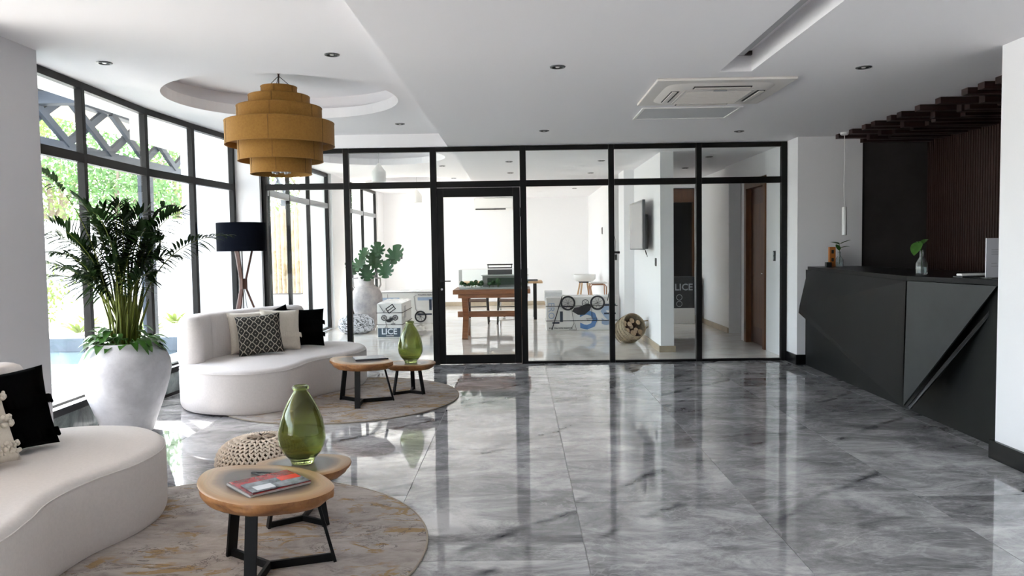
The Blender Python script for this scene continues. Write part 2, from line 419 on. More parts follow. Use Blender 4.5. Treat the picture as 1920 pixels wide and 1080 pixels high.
# low stone upstand under window_1 / window_2
def low_wall(name, pts, label):
    m = MB(); inn = [(x+.085, y) for x, y in pts]; out = [(x-.12, y) for x, y in pts]
    m.prism(inn+out[::-1], 0, .262); o = struct(m.build(name, MARBW), label)
    m = MB(); inn = [(x+.10, y) for x, y in pts]; out = [(x-.0, y) for x, y in pts]
    m.prism(inn+out[::-1], .262, .278); m.build('sill_ledge', mat('pale_sill', (.62, .62, .63), .4) if 'pale_sill' not in bpy.data.materials else bpy.data.materials['pale_sill'], o)
    m = MB(); inn = [(x+.092, y) for x, y in pts]; out = [(x+.086, y) for x, y in pts]
    m.prism(inn+out[::-1], 0, .03); m.build('shadow_strip', BLACKM, o)
    m = MB(); inn = [(x+.1045, y) for x, y in pts]; out = [(x+.1, y) for x, y in pts]; m.prism(inn+out[::-1], .225, .2785); m.build('dark_nosing', BLACKM, o)
low_wall('wall_left', [(-3.51, 5.21)]+WP[1:], 'low grey green marble upstand under the window')
low_wall('wall_left', [(-3.5, -.9), (-3.5, 4.44)], None)

# glass partition with door
GP = [-3.11, -2.095, -1.035, .055, 1.125, 2.185, 3.215]
root = struct(thing('window_5', (0, 0, 0), None, None), 'black framed glass partition to the back room')
Z1 = 2.655
for i, x in enumerate(GP):
    w = .065 if i not in (2, 3) else .075
    MB().box(x-w/2, x+w/2, YP-.035, YP+.035, 0, Z1, .003).build('mullion', BLACKM, root)
for i in range(6):
    a, b = GP[i]+.036, GP[i+1]-.036
    MB().box(a, b, YP-.03, YP+.03, Z1-.055, Z1, .003).build('top_rail', BLACKM, root)
    MB().box(a, b, YP-.03, YP+.03, 2.165, 2.24, .003).build('transom', BLACKM, root)
    MB().box(a, b, YP-.004, YP+.004, 2.24, Z1-.055).build('pane', GLASS, root)
    if i != 2:
        MB().box(a, b, YP-.03, YP+.03, 0, .028, .003).build('bottom_rail', BLACKM, root)
        MB().box(a, b, YP-.004, YP+.004, .028, 2.165).build('pane', GLASS, root)
dr = struct(thing('door_1', (-1.035+.04, YP, 0), None, None), 'glazed black door in the glass partition')
DW = GP[3]-GP[2]-.08
m = MB(); m.box(0, .075, -.025, .025, .008, 2.16, .003); m.box(DW-.085, DW, -.025, .025, .008, 2.16, .003)
m.box(.0751, DW-.0851, -.025, .025, 2.05, 2.16, .003); m.box(.0751, DW-.0851, -.025, .025, .008, .115, .003)
m.build('door_frame', BLACKM, dr)
MB().box(.076, DW-.086, -.004, .004, .115, 2.05).build('pane', GLASS, dr)
m = MB(); m.lathe([(.024, 0), (.024, .012), (.01, .014), (.01, .05)], n=16, M=Matrix.Translation((.04, -.026, 1.03)) @ Matrix.Rotation(pi/2, 4, 'X'))
m.bar((.035, -.078, 1.03), (.155, -.078, 1.03), .018, .014, bev=.004)
m.build('door_handle', BLACKS, dr, 40)
MB().lathe([(.014, 0), (.014, .006)], n=12, M=Matrix.Translation((.04, -.026, .93)) @ Matrix.Rotation(pi/2, 4, 'X')).build('keyhole', CHROME, dr)
for z in (.35, 1.05, 1.8):
    MB().lathe([(.012, 0), (.012, .11)], (DW+.006, -.03, z), 10).build('hinge', BLACKM, dr)

# ------------------------------------------------------------------ setting: back room
fb = struct(MB().box(-3.6, 5.0, YP+.02, 19.0, -.1, 0).build('floor', BEIGE), 'polished beige marble floor of the back room')
wall('wall_back_room', -4.0, 5.0, 18.8, 19.0, 0, 3.0, WHITE, 'white end wall of the back room')
wall('wall_divider', 1.875, 2.05, 10.1, 12.4, 0, ZR, WHITE, 'white wall carrying the television')
wall('wall_divider', 1.71, 2.05, 12.4, 13.05, 0, ZR, WHITE, 'white pier behind the television wall')
wall('wall_divider', 1.71, 2.05, 14.5, 18.8, 0, ZR, WHITE, 'white wall behind the television wall')  # hidden gap before this wall added to let daylight into the corridor
wall('wall_corridor', 3.30, 3.5, YP, 9.75+.42, 0, ZR, WHITE, 'white corridor wall with the light switch')
wall('wall_corridor', 3.30, 3.5, 11.12, 11.3, 0, ZR, WHITE)
wall('wall_corridor', 3.30, 3.5, 10.17, 11.12, 2.35, ZR, WHITE)
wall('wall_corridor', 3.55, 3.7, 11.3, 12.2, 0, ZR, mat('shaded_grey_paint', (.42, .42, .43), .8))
wall('wall_corridor', 3.36, 3.7, 12.2, 14.6, 0, ZR, WHITE, 'white corridor wall beyond the wooden door')
wall('wall_corridor', 3.30, 3.7, 11.3, 12.2, 2.4, ZR, WHITE)
wall('wall_corridor_end', 2.05, 2.35, 14.6, 14.75, 0, ZR, WHITE)
wall('wall_corridor_end', 2.35, 3.7, 14.6, 14.75, 2.52, ZR, WHITE)
wall('wall_corridor_end', 2.05, 3.7, 17.5, 17.6, 0, ZR, mat('room_darkness_black', (.006, .006, .007), .8))  # near-black wall colour stands in for the darkness of the unlit room
wall('wall_corridor_end', 3.45, 3.7, 14.75, 17.5, 0, ZR, mat('room_darkness_black_b', (.006, .006, .007), .8))
wall('wall_corridor_end', 2.051, 2.1, 14.75, 17.5, 0, ZR, mat('room_darkness_black_c', (.006, .006, .007), .8))
struct(MB().box(2.1, 3.45, 14.76, 17.5, ZR-.03, ZR-.002).build('ceiling', mat('room_darkness_ceiling', (.012, .012, .012), .8)))  # ceiling blackened too, the room's darkness put into its colour
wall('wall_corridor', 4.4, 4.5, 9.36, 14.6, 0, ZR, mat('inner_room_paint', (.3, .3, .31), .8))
sk('baseboard_back', -3.35, 1.70, 18.775, 18.799, .10, SKIRTB)
sk('baseboard_divider', 1.851, 1.874, 10.08, 12.375, .085, SKIRTB); sk('baseboard_divider', 1.851, 2.07, 10.076, 10.099, .085, SKIRTB)
sk('baseboard_divider', 1.686, 1.709, 14.5, 18.77, .085, SKIRTB); sk('baseboard_divider', 1.686, 1.85, 12.376, 12.399, .085, SKIRTB)
sk('baseboard_corridor', 3.335, 3.359, 12.2, 14.58, .085, SKIRTB)
# wooden frames and doors
def door(name, label, x, y0, y1, h, leaf_m):
    r_ = struct(thing(name, (x, y0, 0), None, None), label); L = y1-y0
    m = MB(); m.box(-.02, .2, 0, .09, 0, h, .003); m.box(-.02, .2, L-.09, L, 0, h, .003); m.box(-.02, .2, .0901, L-.0901, h-.12, h, .003)
    m.build('door_frame', DOORW, r_)
    m = MB(); m.box(.06, .10, .091, L-.091, .01, h-.121, .003); m.build('door_leaf', leaf_m, r_)
    m = MB(); m.box(.05, .059, .20, L-.2, .25, h-.35, .003); m.build('door_panel', DOORW if leaf_m is not DOORW else WALNUT, r_)
    m = MB(); m.bar((.03, .17, 1.02), (.03, .28, 1.02), .015, .012); m.bar((.03, .17, 1.02), (.06, .17, 1.02), .012); m.build('door_handle', CHROME, r_)
door('door_2', 'wooden corridor door near the light switch', 3.30, 10.18, 11.11, 2.34, WALNUT)
r_ = struct(thing('door_3', (2.35, 14.6, 0), None, None), 'wood framed dark doorway at the corridor end')
m = MB(); m.box(0, .09, -.02, .17, 0, 2.5, .003); m.box(1.0, 1.09, -.02, .17, 0, 2.5, .003); m.box(.0901, .999, -.02, .17, 2.25, 2.5, .003); m.build('door_frame', DOORW, r_)
def switch(x, y, z, ax, label, h=.11, w=.075, n=2):
    t = thing('light_switch', (x, y, z), label, 'light switch')
    M = Matrix.Rotation({'y': 0, 'x': -pi/2}[ax], 4, 'Z')
    MB().box(-w/2, w/2, -.012, 0, -h/2, h/2, .003, M).build('plate', GREYP if n == 0 else BLACKP, t)
    for k in range(max(n, 1)):
        MB().box(-w/4, w/4, -.018, -.0121, -h/2+.015+k*(h-.02)/max(n, 1), -h/2+.005+(k+1)*(h-.02)/max(n, 1), .002, M).build('rocker', GREYM, t)
switch(-2.97, 18.799, 1.27, 'y', 'dark switch plate on the end wall left of the glazed door', .16, .13)
switch(1.874, 10.42, 1.2, 'x', 'dark switch plate on the white wall below the television')
switch(3.299, 9.83, 1.27, 'x', 'dark double switch plate on the corridor wall by the partition', .13, .07)
switch(1.709, 15.6, 1.75, 'x', 'small slim switch plate high on the white side wall', .14, .05)

# ------------------------------------------------------------------ ceiling fittings
def downlight(x, y, z, label, first=[None]):
    if first[0] is None:
        t = thing('downlight', (x, y, z), label, 'downlight', group='recessed ceiling downlights')
        MB().lathe([(.036, -.001), (.036, -.004), (.040, -.008), (.052, -.006), (.055, 0)], n=28, cap0=False, cap1=False).build('trim_ring', mat('nickel_trim', (.10, .10, .10), .3, metal=.8), t, 40)
        MB().lathe([(.036, -.003), (.02, -.0015)], n=24, cap0=False).build('recess_disc', DARKP, t, 40)  # flat dark disc stands in for the shade inside the recess
        MB().lathe([(.012, -.006), (.016, -.002)], n=16).build('lamp', mat('frosted_lamp', (.75, .75, .72), .3), t, 40)
        first[0] = t; return t
    return place(copy_tree(first[0]), (x, y, z), 0, label)
DL = [(-3.0, 5.56, ZL, 'tilted downlight in the ceiling above the window at the left'), (-1.31, 5.44, ZL, 'downlight between round recess and ceiling step, nearest the camera'),
 (-1.30, 8.44, ZL, 'downlight by the lintel left of the ceiling step'), (.28, 5.28, ZR, 'downlight left of the square air conditioning cassette'),
 (.28, 8.12, ZR, 'downlight above the door post of the glass partition'), (2.42, 8.38, ZR, 'downlight above the right panes of the partition'), (2.45, 5.45, ZR, 'downlight right of the long ceiling slot'),
 (-1.27, 12.74, ZL, 'downlight seen through the pane over the door, beside the far round recess'), (-1.27, 14.96, ZL, 'farther small downlight over the door pane, left of the ceiling step'),
 (-.13, 10.94, ZR, 'upper downlight at the right of the pane over the door'), (-.13, 12.56, ZR, 'lower downlight at the right of the pane over the door'),
 (1.20, 11.0, ZR, 'upper downlight seen through the pane right of the door'), (1.21, 12.78, ZR, 'lower downlight seen through the pane right of the door'),
 (1.18, 16.06, ZR, 'most distant downlight above the bar stools'), (2.68, 10.74, ZR, 'nearer downlight in the corridor ceiling'), (2.67, 12.23, ZR, 'farther downlight in the corridor ceiling')]
for x, y, z, l in DL: downlight(x, y, z, l)

# square cassette unit and hatch
t = thing('air_conditioner', (1.56, 6.18, ZR), 'white square ceiling air conditioning cassette behind the long slot', 'air conditioner')
CR = mat('cream_plastic', (.74, .70, .66), .4)
m = MB(); m.box(-.52, .52, -.49, .49, -.022, -.001, .008); m.build('panel', CR, t)
sq = lambda r_, e=.3: [Vector((math.copysign(abs(cos(a))**e, cos(a))*r_, math.copysign(abs(sin(a))**e, sin(a))*r_*.95)) for a in [2*pi*i/48 for i in range(48)]]
MB().rings([[(p.x, p.y, -.0221) for p in sq(.42)], [(p.x, p.y, -.045) for p in sq(.37)]], cap0=False).build('bezel', CR, t, 50)
g = MB().box(-.27, .27, -.26, .26, -.052, -.0455, .004).build('intake_grille', mat('grille_plastic', (.60, .57, .55), .5), t)
m = MB()
for i in range(16): m.box(-.25, .25, -.24+i*.032, -.226+i*.032, -.058, -.0525)
tag(m.build('grille_bars', CR, g), kind='stuff')
for k in range(4):
    M = Matrix.Rotation(k*pi/2, 4, 'Z')
    MB().box(-.22, .22, -.365, -.30, -.0468, -.040, .001, M).build('air_slot', DARKP, t)
    MB().box(-.21, .21, -.355, -.32, -.053, -.047, .001, M @ Matrix.Rotation(R(0), 4, 'X')).build('louvre', CR, t)
MB().box(-.05, .05, -.285, -.265, -.060, -.0525).build('badge', GREYM, t)
t = thing('ceiling_hatch', (1.57, 7.16, ZR), 'flat white service hatch beside the ceiling cassette', 'hatch')
m = MB(); 
for a in ((-.45, .45, -.30, -.275), (-.45, .45, .275, .30), (-.45, -.425, -.2749, .2749), (.425, .45, -.2749, .2749)): m.box(*a, -.012, -.001, .002)
m.build('frame', WHITEP, t); MB().box(-.42, .42, -.27, .27, -.007, -.001).build('panel', mat('hatch_panel', (.62, .62, .63), .6), t)

# timber slats under the ceiling above the counter
ys = [5.3, 5.55, 5.80, 6.02, 6.24, 6.63, 6.97, 7.3, 7.5, 7.83, 8.04, 8.35, 8.7]
for i, y in enumerate(ys):
    x0 = 3.62
    o = MB().box(x0-4.2, 4.75-4.2, -.045, .045, -.055, -.003, .003).build('ceiling_slat', SLATW, loc=(4.2, y, ZR))
    tag(o, 'dark red brown timber board fixed under the ceiling above the counter', 'slat', 'long ceiling boards above the counter')
for i, y in enumerate([5.42, 5.68, 5.91, 6.13, 6.34, 6.43, 6.53, 6.74, 6.85, 7.08, 7.19, 7.40, 7.62, 7.72, 7.93, 8.15, 8.25, 8.46, 8.58, 8.81]):
    o = MB().box(3.98+.12*sin(i*2.3)-4.4, 4.75-4.4, -.04, .04, -.085, -.0, .003).build('ceiling_slat', SLATW, loc=(4.4, y, ZR-.002))
    tag(o, 'shorter dark timber board set between the long ones above the counter', 'slat', 'short ceiling boards above the counter')

# slim pendant over the counter
t = thing('pendant_light', (3.66, 8.60, ZR), 'slim white tube pendant hanging over the far end of the counter', 'pendant light')
MB().lathe([(.045, 0), (.045, -.02), (.035, -.03)], n=24).build('ceiling_rose', WHITEP, t, 40)
MB().tube([(0, 0, -.02), (.004, 0, -.3), (0, .002, -.6), (.008, 0, -.84)], .0035, 6).build('cord', WHITEP, t, 40)
MB().lathe([(.012, -.83), (.026, -.835), (.026, -1.145), (.020, -1.15), (.020, -1.12)], (.008, 0, 0), 20).build('lamp_tube', WHITEP, t, 40)

# tiered pendant
t = thing('tiered_pendant_lamp', (-2.15, 6.9, 3.045), 'large tiered drum pendant lamp of golden brown fabric hanging in the round recess', 'pendant lamp')
OCH = fabric('ochre_linen', (.36, .185, .042), (.28, .135, .03), 260, .4); SEAM = mat('seam_thread', (.13, .07, .025), .9)
inner = mat('shade_lining', (.24, .125, .045), .9)
tiers = [(.158, 2.79, 2.90), (.268, 2.70, 2.815), (.372, 2.565, 2.715), (.478, 2.375, 2.58), (.372, 2.235, 2.42), (.268, 2.12, 2.28)]
for k, (r, z0, z1) in enumerate(tiers):
    z0 -= 3.045; z1 -= 3.045
    sh = MB().lathe([(r, z0), (r, z1), (r-.006, z1), (r-.006, z0), (r, z0)], n=72, cap0=False, cap1=False).build('shade_tier', OCH, t, 40)
    nr = tiers[k-1][0] if k in (1, 2, 3) else (tiers[k+1][0] if k in (4,) else None)
    if k in (1, 2, 3): MB().lathe([(r-.006, z1-.004), (tiers[k-1][0]-.01, z1-.006), (tiers[k-1][0]-.01, z1-.010), (r-.006, z1-.008)], n=64, cap0=False, cap1=False).build('tier_top', inner, sh, 40)
    if k in (3, 4): MB().lathe([(r-.007, z0+.05), (tiers[k+1][0]-.001, z0+.05), (tiers[k+1][0]-.001, z0+.055), (r-.007, z0+.055)], n=64, cap0=False, cap1=False).build('tier_bottom', inner, sh, 40)
    for j in range(6):
        a = 2*pi*j/6 + R(-88)+.02*k; m = MB(); m.bar(((r+.0005)*cos(a), (r+.0005)*sin(a), z0+.001), ((r+.0005)*cos(a), (r+.0005)*sin(a), z1-.001), .004, .002, up=(-sin(a), cos(a), 0)); m.build('seam', SEAM, sh)
    for zz in (z0, z1): MB().tube([((r+.001)*cos(2*pi*i/60), (r+.001)*sin(2*pi*i/60), zz) for i in range(60)], .0028, 5, True).build('hem', SEAM if 0 else OCH, sh, 50)
MB().lathe([(.015, 0), (.02, -.02), (.008, -.03), (.008, -.06)], n=14).build('hook', WALNUT, t, 40)
for k in range(3):
    a = R(-90+120*k+10); MB().tube([(0, 0, -.045), (.152*cos(a), .152*sin(a), -.15)], .0028, 6).build('suspension_wire', BLACKS, t)
MB().tube([(0, 0, -.05), (0, 0, -.72)], .006, 8).build('cord', WALNUT, t, 40)
BULB = mat('clear_bulb', (.9, .9, .9), .05, trans=.6)
for k in range(5):
    a = 2*pi*k/5; 
    MB().lathe([(.018, .09), (.022, .05), (.022, 0), (.014, -.02)], (.07*cos(a), .07*sin(a), -.90), 12).build('bulb', BULB, t, 40)
    MB().tube([(0, 0, -.70), (.07*cos(a), .07*sin(a), -.81)], .01, 8).build('lamp_holder', CHROME, t, 40)

# ------------------------------------------------------------------ reception counter
A = Vector((3.36, 8.87, 1.155)); C = Vector((3.045, 5.99, 1.153)); D = Vector((3.03, 6.0, .115)); Et = Vector((3.25, 5.19, 1.15))
Bu = Vector((3.205, 8.70, .71)); Bl = Vector((3.195, 8.70, .63))
t = thing('reception_counter', (3.5, 7.0, 0), 'long charcoal black faceted reception counter at the right', 'counter')
Lc = Vector((3.5, 7.0, 0))
def pyr(name, pts, q, m_=COUNTER):
    pts = [Vector(p)-Lc for p in pts]; q = Vector(q)-Lc; n = len(pts)
    return MB().faces(pts+[q], [tuple(range(n))]+[(i, (i+1) % n, n) for i in range(n)]).build(name, m_, t)
m = MB(); m.prism([(3.345-3.5, 8.89-7), (3.262-3.5, 4.98-7), (3.262-3.5, 4.3-7), (3.9-3.5, 4.3-7), (3.9-3.5, 8.89-7)], 0, 1.118); m.build('body', COUNTER, t)
tp = [(A.x, A.y), (C.x, C.y), (Et.x, Et.y), (3.255, 4.3), (3.95, 4.3), (3.95, 8.87)]
MB().prism([(x-3.5, y-7) for x, y in tp], 1.12, 1.155).build('counter_top', mat('dark_counter_top', (.008, .0075, .008), .35, spec=.12), t)
zt = Vector((0, 0, -.037))
pyr('upper_facet', [A+zt, C+zt, Bu], (3.45, 7.6, 1.0))
pyr('side_facet', [Bu, C+zt+Vector((0, .01, -.002)), D+Vector((0, .01, 0)), Bl], (3.45, 7.3, .8))
# right facet: folded sheet with a dark groove below
nrm = (Et-C).cross(D-C).normalized()
if nrm.x > 0: nrm = -nrm
f0 = [C+zt+Vector((0, -.012, 0)), D+Vector((0, -.012, .01)), Et+zt]
MB().rings([[p-Lc for p in f0], [p-nrm*.015-Lc for p in f0]]).build('front_facet', mat('brushed_charcoal', (.024, .026, .027), .40, spec=.3, vary=(2.5, .35), bump=(220, .12)), t)
m = MB(); m.bar(D+Vector((.05, -.01, -.01))-Lc, Et+Vector((.06, 0, -.10))-Lc, .018, .03, bev=.003); m.build('edge_trim', mat('gloss_black', (.02, .02, .02), .1), t)
m = MB(); m.box(-.235+.0, -.225, -1.9, -1.87, 0, .02); m.bm.free()

def bottle(name, loc, label, h, r, glass):
    t = thing(name, loc, label, 'bottle')
    MB().lathe([(r*.9, 0), (r, .01), (r, h*.45), (r*.45, h*.68), (r*.36, h*.72), (r*.36, h*.97), (r*.46, h), (r*.3, h), (r*.3, h*.7), (r*.85, h*.44), (r*.85, .012)], n=24).build('glass_body', glass, t, 45)
    MB().lathe([(r*.82, .014), (r*.82, h*.3)], n=20).build('water', mat('bottle_water', (.75, .82, .82), .05, trans=.9, ior=1.33), t, 45)
    return t
CG = mat('clear_glass', (.92, .97, .96), .03, trans=.92, ior=1.45)
def leaf_mesh(m, base, d, L, w, droop=.3, fold=.15, n=5, up=Vector((0, 0, 1))):
    d = Vector(d).normalized(); s = d.cross(up)
    if s.length < .05: s = Vector((1, 0, 0))
    s.normalize(); u = s.cross(d)
    mid = []; l = []; r = []
    for i in range(n+1):
        q = i/n; ww = w*.5*(sin(pi*min(1, q**.75))**.8 if 0 < q < 1 else 0)
        p = base + d*L*q - Vector((0, 0, 1))*droop*L*q*q
        mid.append(p); l.append(p+s*ww+u*ww*fold); r.append(p-s*ww+u*ww*fold)
    vs_ = mid+l+r; k = n+1; fs = []
    for i in range(n):
        fs += [(i, i+1, k+i+1, k+i), (i, 2*k+i, 2*k+i+1, i+1)]
    m.faces(vs_, fs); return m
t = bottle('glass_bottle', (3.62, 8.62, 1.156), 'small clear glass bottle holding a sprig at the far end of the counter', .17, .045, CG)
st = Vector((0, 0, .05))
def sprig(t, stem, leaves):
    MB().tube(stem, .004, 6).build('stem', LEAF2, t, 40)
    for b, d, L, w, dr in leaves: leaf_mesh(MB(), Vector(b), d, L, w, dr, .3, 6).build('leaf', LEAF2, t, 60)
sprig(t, [(0, 0, .03), (.01, 0, .12), (.0, 0, .20), (.0, 0, .25)], [((0, 0, .25), (-1, -.4, .35), .14, .07, .1), ((0, 0, .25), (1, -.3, .55), .14, .06, .1), ((.0, 0, .20), (1, -.4, .6), .13, .06, .3), ((0, 0, .18), (-.5, -.4, .9), .12, .055, .2)])
t = bottle('glass_bottle', (3.30, 6.25, 1.156), 'clear glass bottle with one large drooping leaf, middle of the counter', .20, .045, CG)
sprig(t, [(0, 0, .03), (0, 0, .15), (-.01, 0, .22), (-.03, 0, .27)], [((-.02, 0, .27), (-.5, -.3, -.9), .14, .10, .0), ((0, 0, .24), (.5, .2, .7), .12, .06, .4), ((-.01, 0, .24), (-.1, .6, .8), .09, .05, .5)])
t = thing('orange_box', (3.53, 8.60, 1.156), 'narrow orange standing box beside the sprig bottle', 'box')
ORG = mat('orange_card', (.45, .15, .03), .5)
MB().box(-.035, .035, -.02, .02, 0, .225, .004).build('carton', ORG, t)
MB().box(-.014, .014, -.0215, -.0205, .06, .10).build('dark_window', BLACKP, t); MB().box(-.014, .014, -.0215, -.0205, .15, .19).build('dark_window', BLACKP, t)
o = MB().box(-.03, .03, -.025, .025, 0, .055, .004).build('small_box', BLACKP, loc=(3.47, 8.55, 1.156)); tag(o, 'small black cube at the foot of the orange box', 'box')
o = MB().box(-.02, .02, -.015, .015, 0, .21, .003).build('bookend_card', mat('pale_blue_card', (.45, .55, .68), .5), loc=(3.60, 8.75, 1.156)); tag(o, 'pale blue upright card behind the sprig bottle', 'card')
# sign display, codes left out
t = thing('sign_holder', (3.41, 5.38, 1.156), 'white upright notice in a clear holder at the near end of the counter', 'sign', rz=R(6))
MB().box(-.13, .13, -.004, .004, .008, .285, .002).build('notice_sheet', mat('notice_paper', (.78, .78, .84), .4), t)
MB().box(-.13, .13, -.03, .05, 0, .0075, .002).build('foot', CG, t)
m = MB(); m.lathe([(.013, 0), (.013, .0006)], n=16, M=Matrix.Translation((-.02, -.0042, .245)) @ Matrix.Rotation(pi/2, 4, 'X')); m.build('gold_emblem', mat('gold_print', (.55, .45, .30), .5), t)
m = MB()
for z, x0, x1 in ((.20, -.09, -.03), (.185, -.09, .05), (.17, -.09, .02), (.105, -.09, -.05), (.085, -.09, .04)): m.box(x0, x1, -.0046, -.0041, z, z+.004)
tag(m.build('fine_print', mat('grey_print', (.5, .5, .55), .6), t), kind='stuff')
t = thing('telephone', (3.33, 5.60, 1.156), 'low white handset lying beside the white notice', 'telephone', rz=R(8))
m = MB(); m.box(-.11, .11, -.03, .03, .012, .03, .008); m.build('handset', WHITEP, t); MB().box(-.12, .12, -.05, .05, 0, .0115, .003).build('cradle', BLACKP, t)

# ------------------------------------------------------------------ sofas
OUT = [(-.86, .20), (-.72, -.08), (-.46, -.20), (-.20, -.13), (.02, -.03), (.30, .01), (.60, -.02), (.88, .04), (1.13, .22), (1.27, .50), (1.22, .82), (.98, 1.05), (.60, 1.15), (.20, 1.19), (-.20, 1.17), (-.52, 1.05), (-.76, .80), (-.88, .50)]
def make_sofa(loc, rz, label):
    t = thing('curved_sofa', loc, label, 'sofa', rz, 'curved white sofas')
    P = catmull([Vector(p) for p in OUT], 10)
    m = MB(); lv = [(.016, .001), (.010, .012), (.003, .03), (0, .10), (0, .325), (.006, .35), (.018, .368), (.035, .379), (.06, .385)]
    rg = []
    for d, z in lv: 
        q = offset(P, d); rg.append([(v.x, v.y, z) for v in q])
    c = Vector((.15, .55))
    m.rings(rg, True, True)
    # crease line under the seat pad
    m.build('seat', SOFA, t, 60)
    MB().tube([(v.x, v.y, .352) for v in offset(P, .0035)], .0035, 5, True).build('piping', SOFA, t, 60)
    # back: stadium swept along the rear curve with soft channel grooves
    CL = catmull([Vector(p) for p in [(-.60, .83), (-.48, .94), (-.20, 1.04), (.2, 1.06), (.55, 1.035), (.80, .95)]], 12, False)
    th = .118
    L_ = []; R2 = []
    n = len(CL)
    for i, p in enumerate(CL):
        tg = (CL[min(i+1, n-1)]-CL[max(i-1, 0)]).normalized(); nn = Vector((-tg.y, tg.x))
        L_.append((p+nn*th, 0)); R2.append((p-nn*th, i))
    def cap(i, sgn):
        tg = (CL[min(i+1, n-1)]-CL[max(i-1, 0)]).normalized()*sgn; nn = Vector((-tg.y, tg.x)); out = []
        for k in range(1, 8):
            a = pi*k/8; out.append((CL[i]+nn*th*cos(a)+tg*th*sin(a), 0))
        return out
    poly = [p for p, _ in R2]
    idx = {}
    outl = []; out0 = []
    s = 0
    for i, (p, _) in enumerate(R2):
        g_ = 0
        if i: s += (R2[i][0]-R2[i-1][0]).length
        g_ = .016*exp(-((((s+.05) % .21)-.105)/.018)**2)
        tg = (CL[min(i+1, n-1)]-CL[max(i-1, 0)]).normalized(); nn = Vector((-tg.y, tg.x))
        outl.append(p+nn*g_); out0.append(Vector(p))
    outl += [q for q, _ in cap(n-1, 1)][::-1] if 0 else []
    e1 = []; tg = (CL[-1]-CL[-2]).normalized(); nn = Vector((-tg.y, tg.x))
    for k in range(1, 8): a = -pi/2+pi*k/8; e1.append(CL[-1]+nn*th*sin(a)+tg*th*cos(a))
    e0 = []; tg = (CL[0]-CL[1]).normalized(); nn = Vector((-tg.y, tg.x))
    for k in range(1, 8): a = -pi/2+pi*k/8; e0.append(CL[0]+nn*th*sin(a)+tg*th*cos(a))
    full = outl+e1+[p for p, _ in L_][::-1]+e0; full0 = out0+full[len(outl):]
    rg = []
    for d, z, lean in ((.006, .380, 0), (0, .40, 0), (-.004, .50, 0), (0, .62, 0), (.004, .72, 0), (.014, .77, 0), (.032, .80, 0), (.058, .812, 0), (.085, .818, 0)):
        q = offset(full if d < .02 else full0, d); rg.append([(v.x, v.y, z) for v in q])
    MB().rings(rg).build('backrest', SOFA, t, 60)
    for k in range(4):
        MB().lathe([(.03, 0), (.03, .03)], [( -.5, .3, 0), (-.3, .8, 0), (.9, .4, 0), (.8, .8, 0)][k], 12).build('foot', BLACKP, t)
    return t
S1, S2 = (-2.05, 7.10, .0145), (-2.05, 3.14, .0145)
make_sofa(S1, R(60.6), 'curved off-white sofa with four cushions beside the floor lamp')
make_sofa(S2, R(80), 'curved off-white sofa nearest the camera with black and tufted cream cushions')

def pillow(name, w, h, th, mt, label, loc, rz, lean, roll=0, frill=None, tassel=False, group=None):
    n = 18
    t = thing(name, loc, label, 'cushion', rz, group)
    M = Matrix.Rotation(lean, 4, 'X') @ Matrix.Rotation(roll, 4, 'Y')
    bm = bmesh.new(); uvl = bm.loops.layers.uv.new('UVMap'); g = {}
    for side in (1, -1):
        for i in range(n+1):
            for j in range(n+1):
                u = i/n*2-1; v = j/n*2-1
                edge = (i in (0, n) or j in (0, n))
                if side == -1 and edge: g[(side, i, j)] = g[(1, i, j)]; continue
                f = (max(0, (1-u**4)*(1-v**4)))**.55
                pin = 1-.07*(1-abs(v)**2)*abs(u)**6; pin2 = 1-.07*(1-abs(u)**2)*abs(v)**6
                y = -side*th/2*f*(1-.15*(v*.5+.5)) + .004*noise.noise(Vector((u*3, v*3, side*5)))
                g[(side, i, j)] = bm.verts.new(M @ Vector((u*w/2*pin, y, (v*pin2+1)*h/2)))
        for i in range(n):
            for j in range(n):
                q = [(i, j), (i+1, j), (i+1, j+1), (i, j+1)]
                if side == -1: q = q[::-1]
                fc = bm.faces.new([g[(side, a, b)] for a, b in q])
                for lp, (a, b) in zip(fc.loops, q): lp[uvl].uv = (a/n, b/n)
    m = MB(); m.bm.free(); m.bm = bm; m.build('cushion_cover', mt, t, 80)
    random.seed(len(label))
    if frill:
        for fu in frill:      # ruffled bands hanging proud of the cover
            m = MB(); k = 60; a = []; b = []
            for i in range(k+1):
                u = -1.04+2.08*i/k; f = max(0, 1-min(1, abs(u))**4)**.55*(max(.02, 1-(fu*2-1)**4))**.55
                a.append(M @ Vector((u*w/2, -th/2*f-.002, fu*h))); b.append(M @ Vector((u*w/2*1.0, -th/2*f-.012-.005*sin(i*1.9), fu*h-.05-.005*sin(i*2.7))))
            m.rings([a, b], False, False, closed=False); m.build('ruffle', mt, t, 60)
    if tassel:
        m = MB()
        for q in range(3):
            for i in range(46):
                for rr in range(3):
                    u = random.uniform(-1, 1.02); v = .16+.3*q+random.uniform(-.06, .06)
                    f = max(0.0, (1-min(1, abs(u))**4)*(1-(v*2-1)**4))**.55
                    c = M @ Vector((u*w/2, -th/2*f-.003, v*h)); s_ = random.uniform(.007, .013)
                    m.lathe([(s_*.3, -s_), (s_, -s_*.3), (s_*.8, s_*.6), (s_*.2, s_)], c, 6)
        tag(m.build('tufts', mt, t, 60), kind='stuff')
    return t
def on_sofa(S, rz, x, y, z=.405):
    c, s = cos(rz), sin(rz); return (S[0]+x*c-y*s, S[1]+x*s+y*c, z)
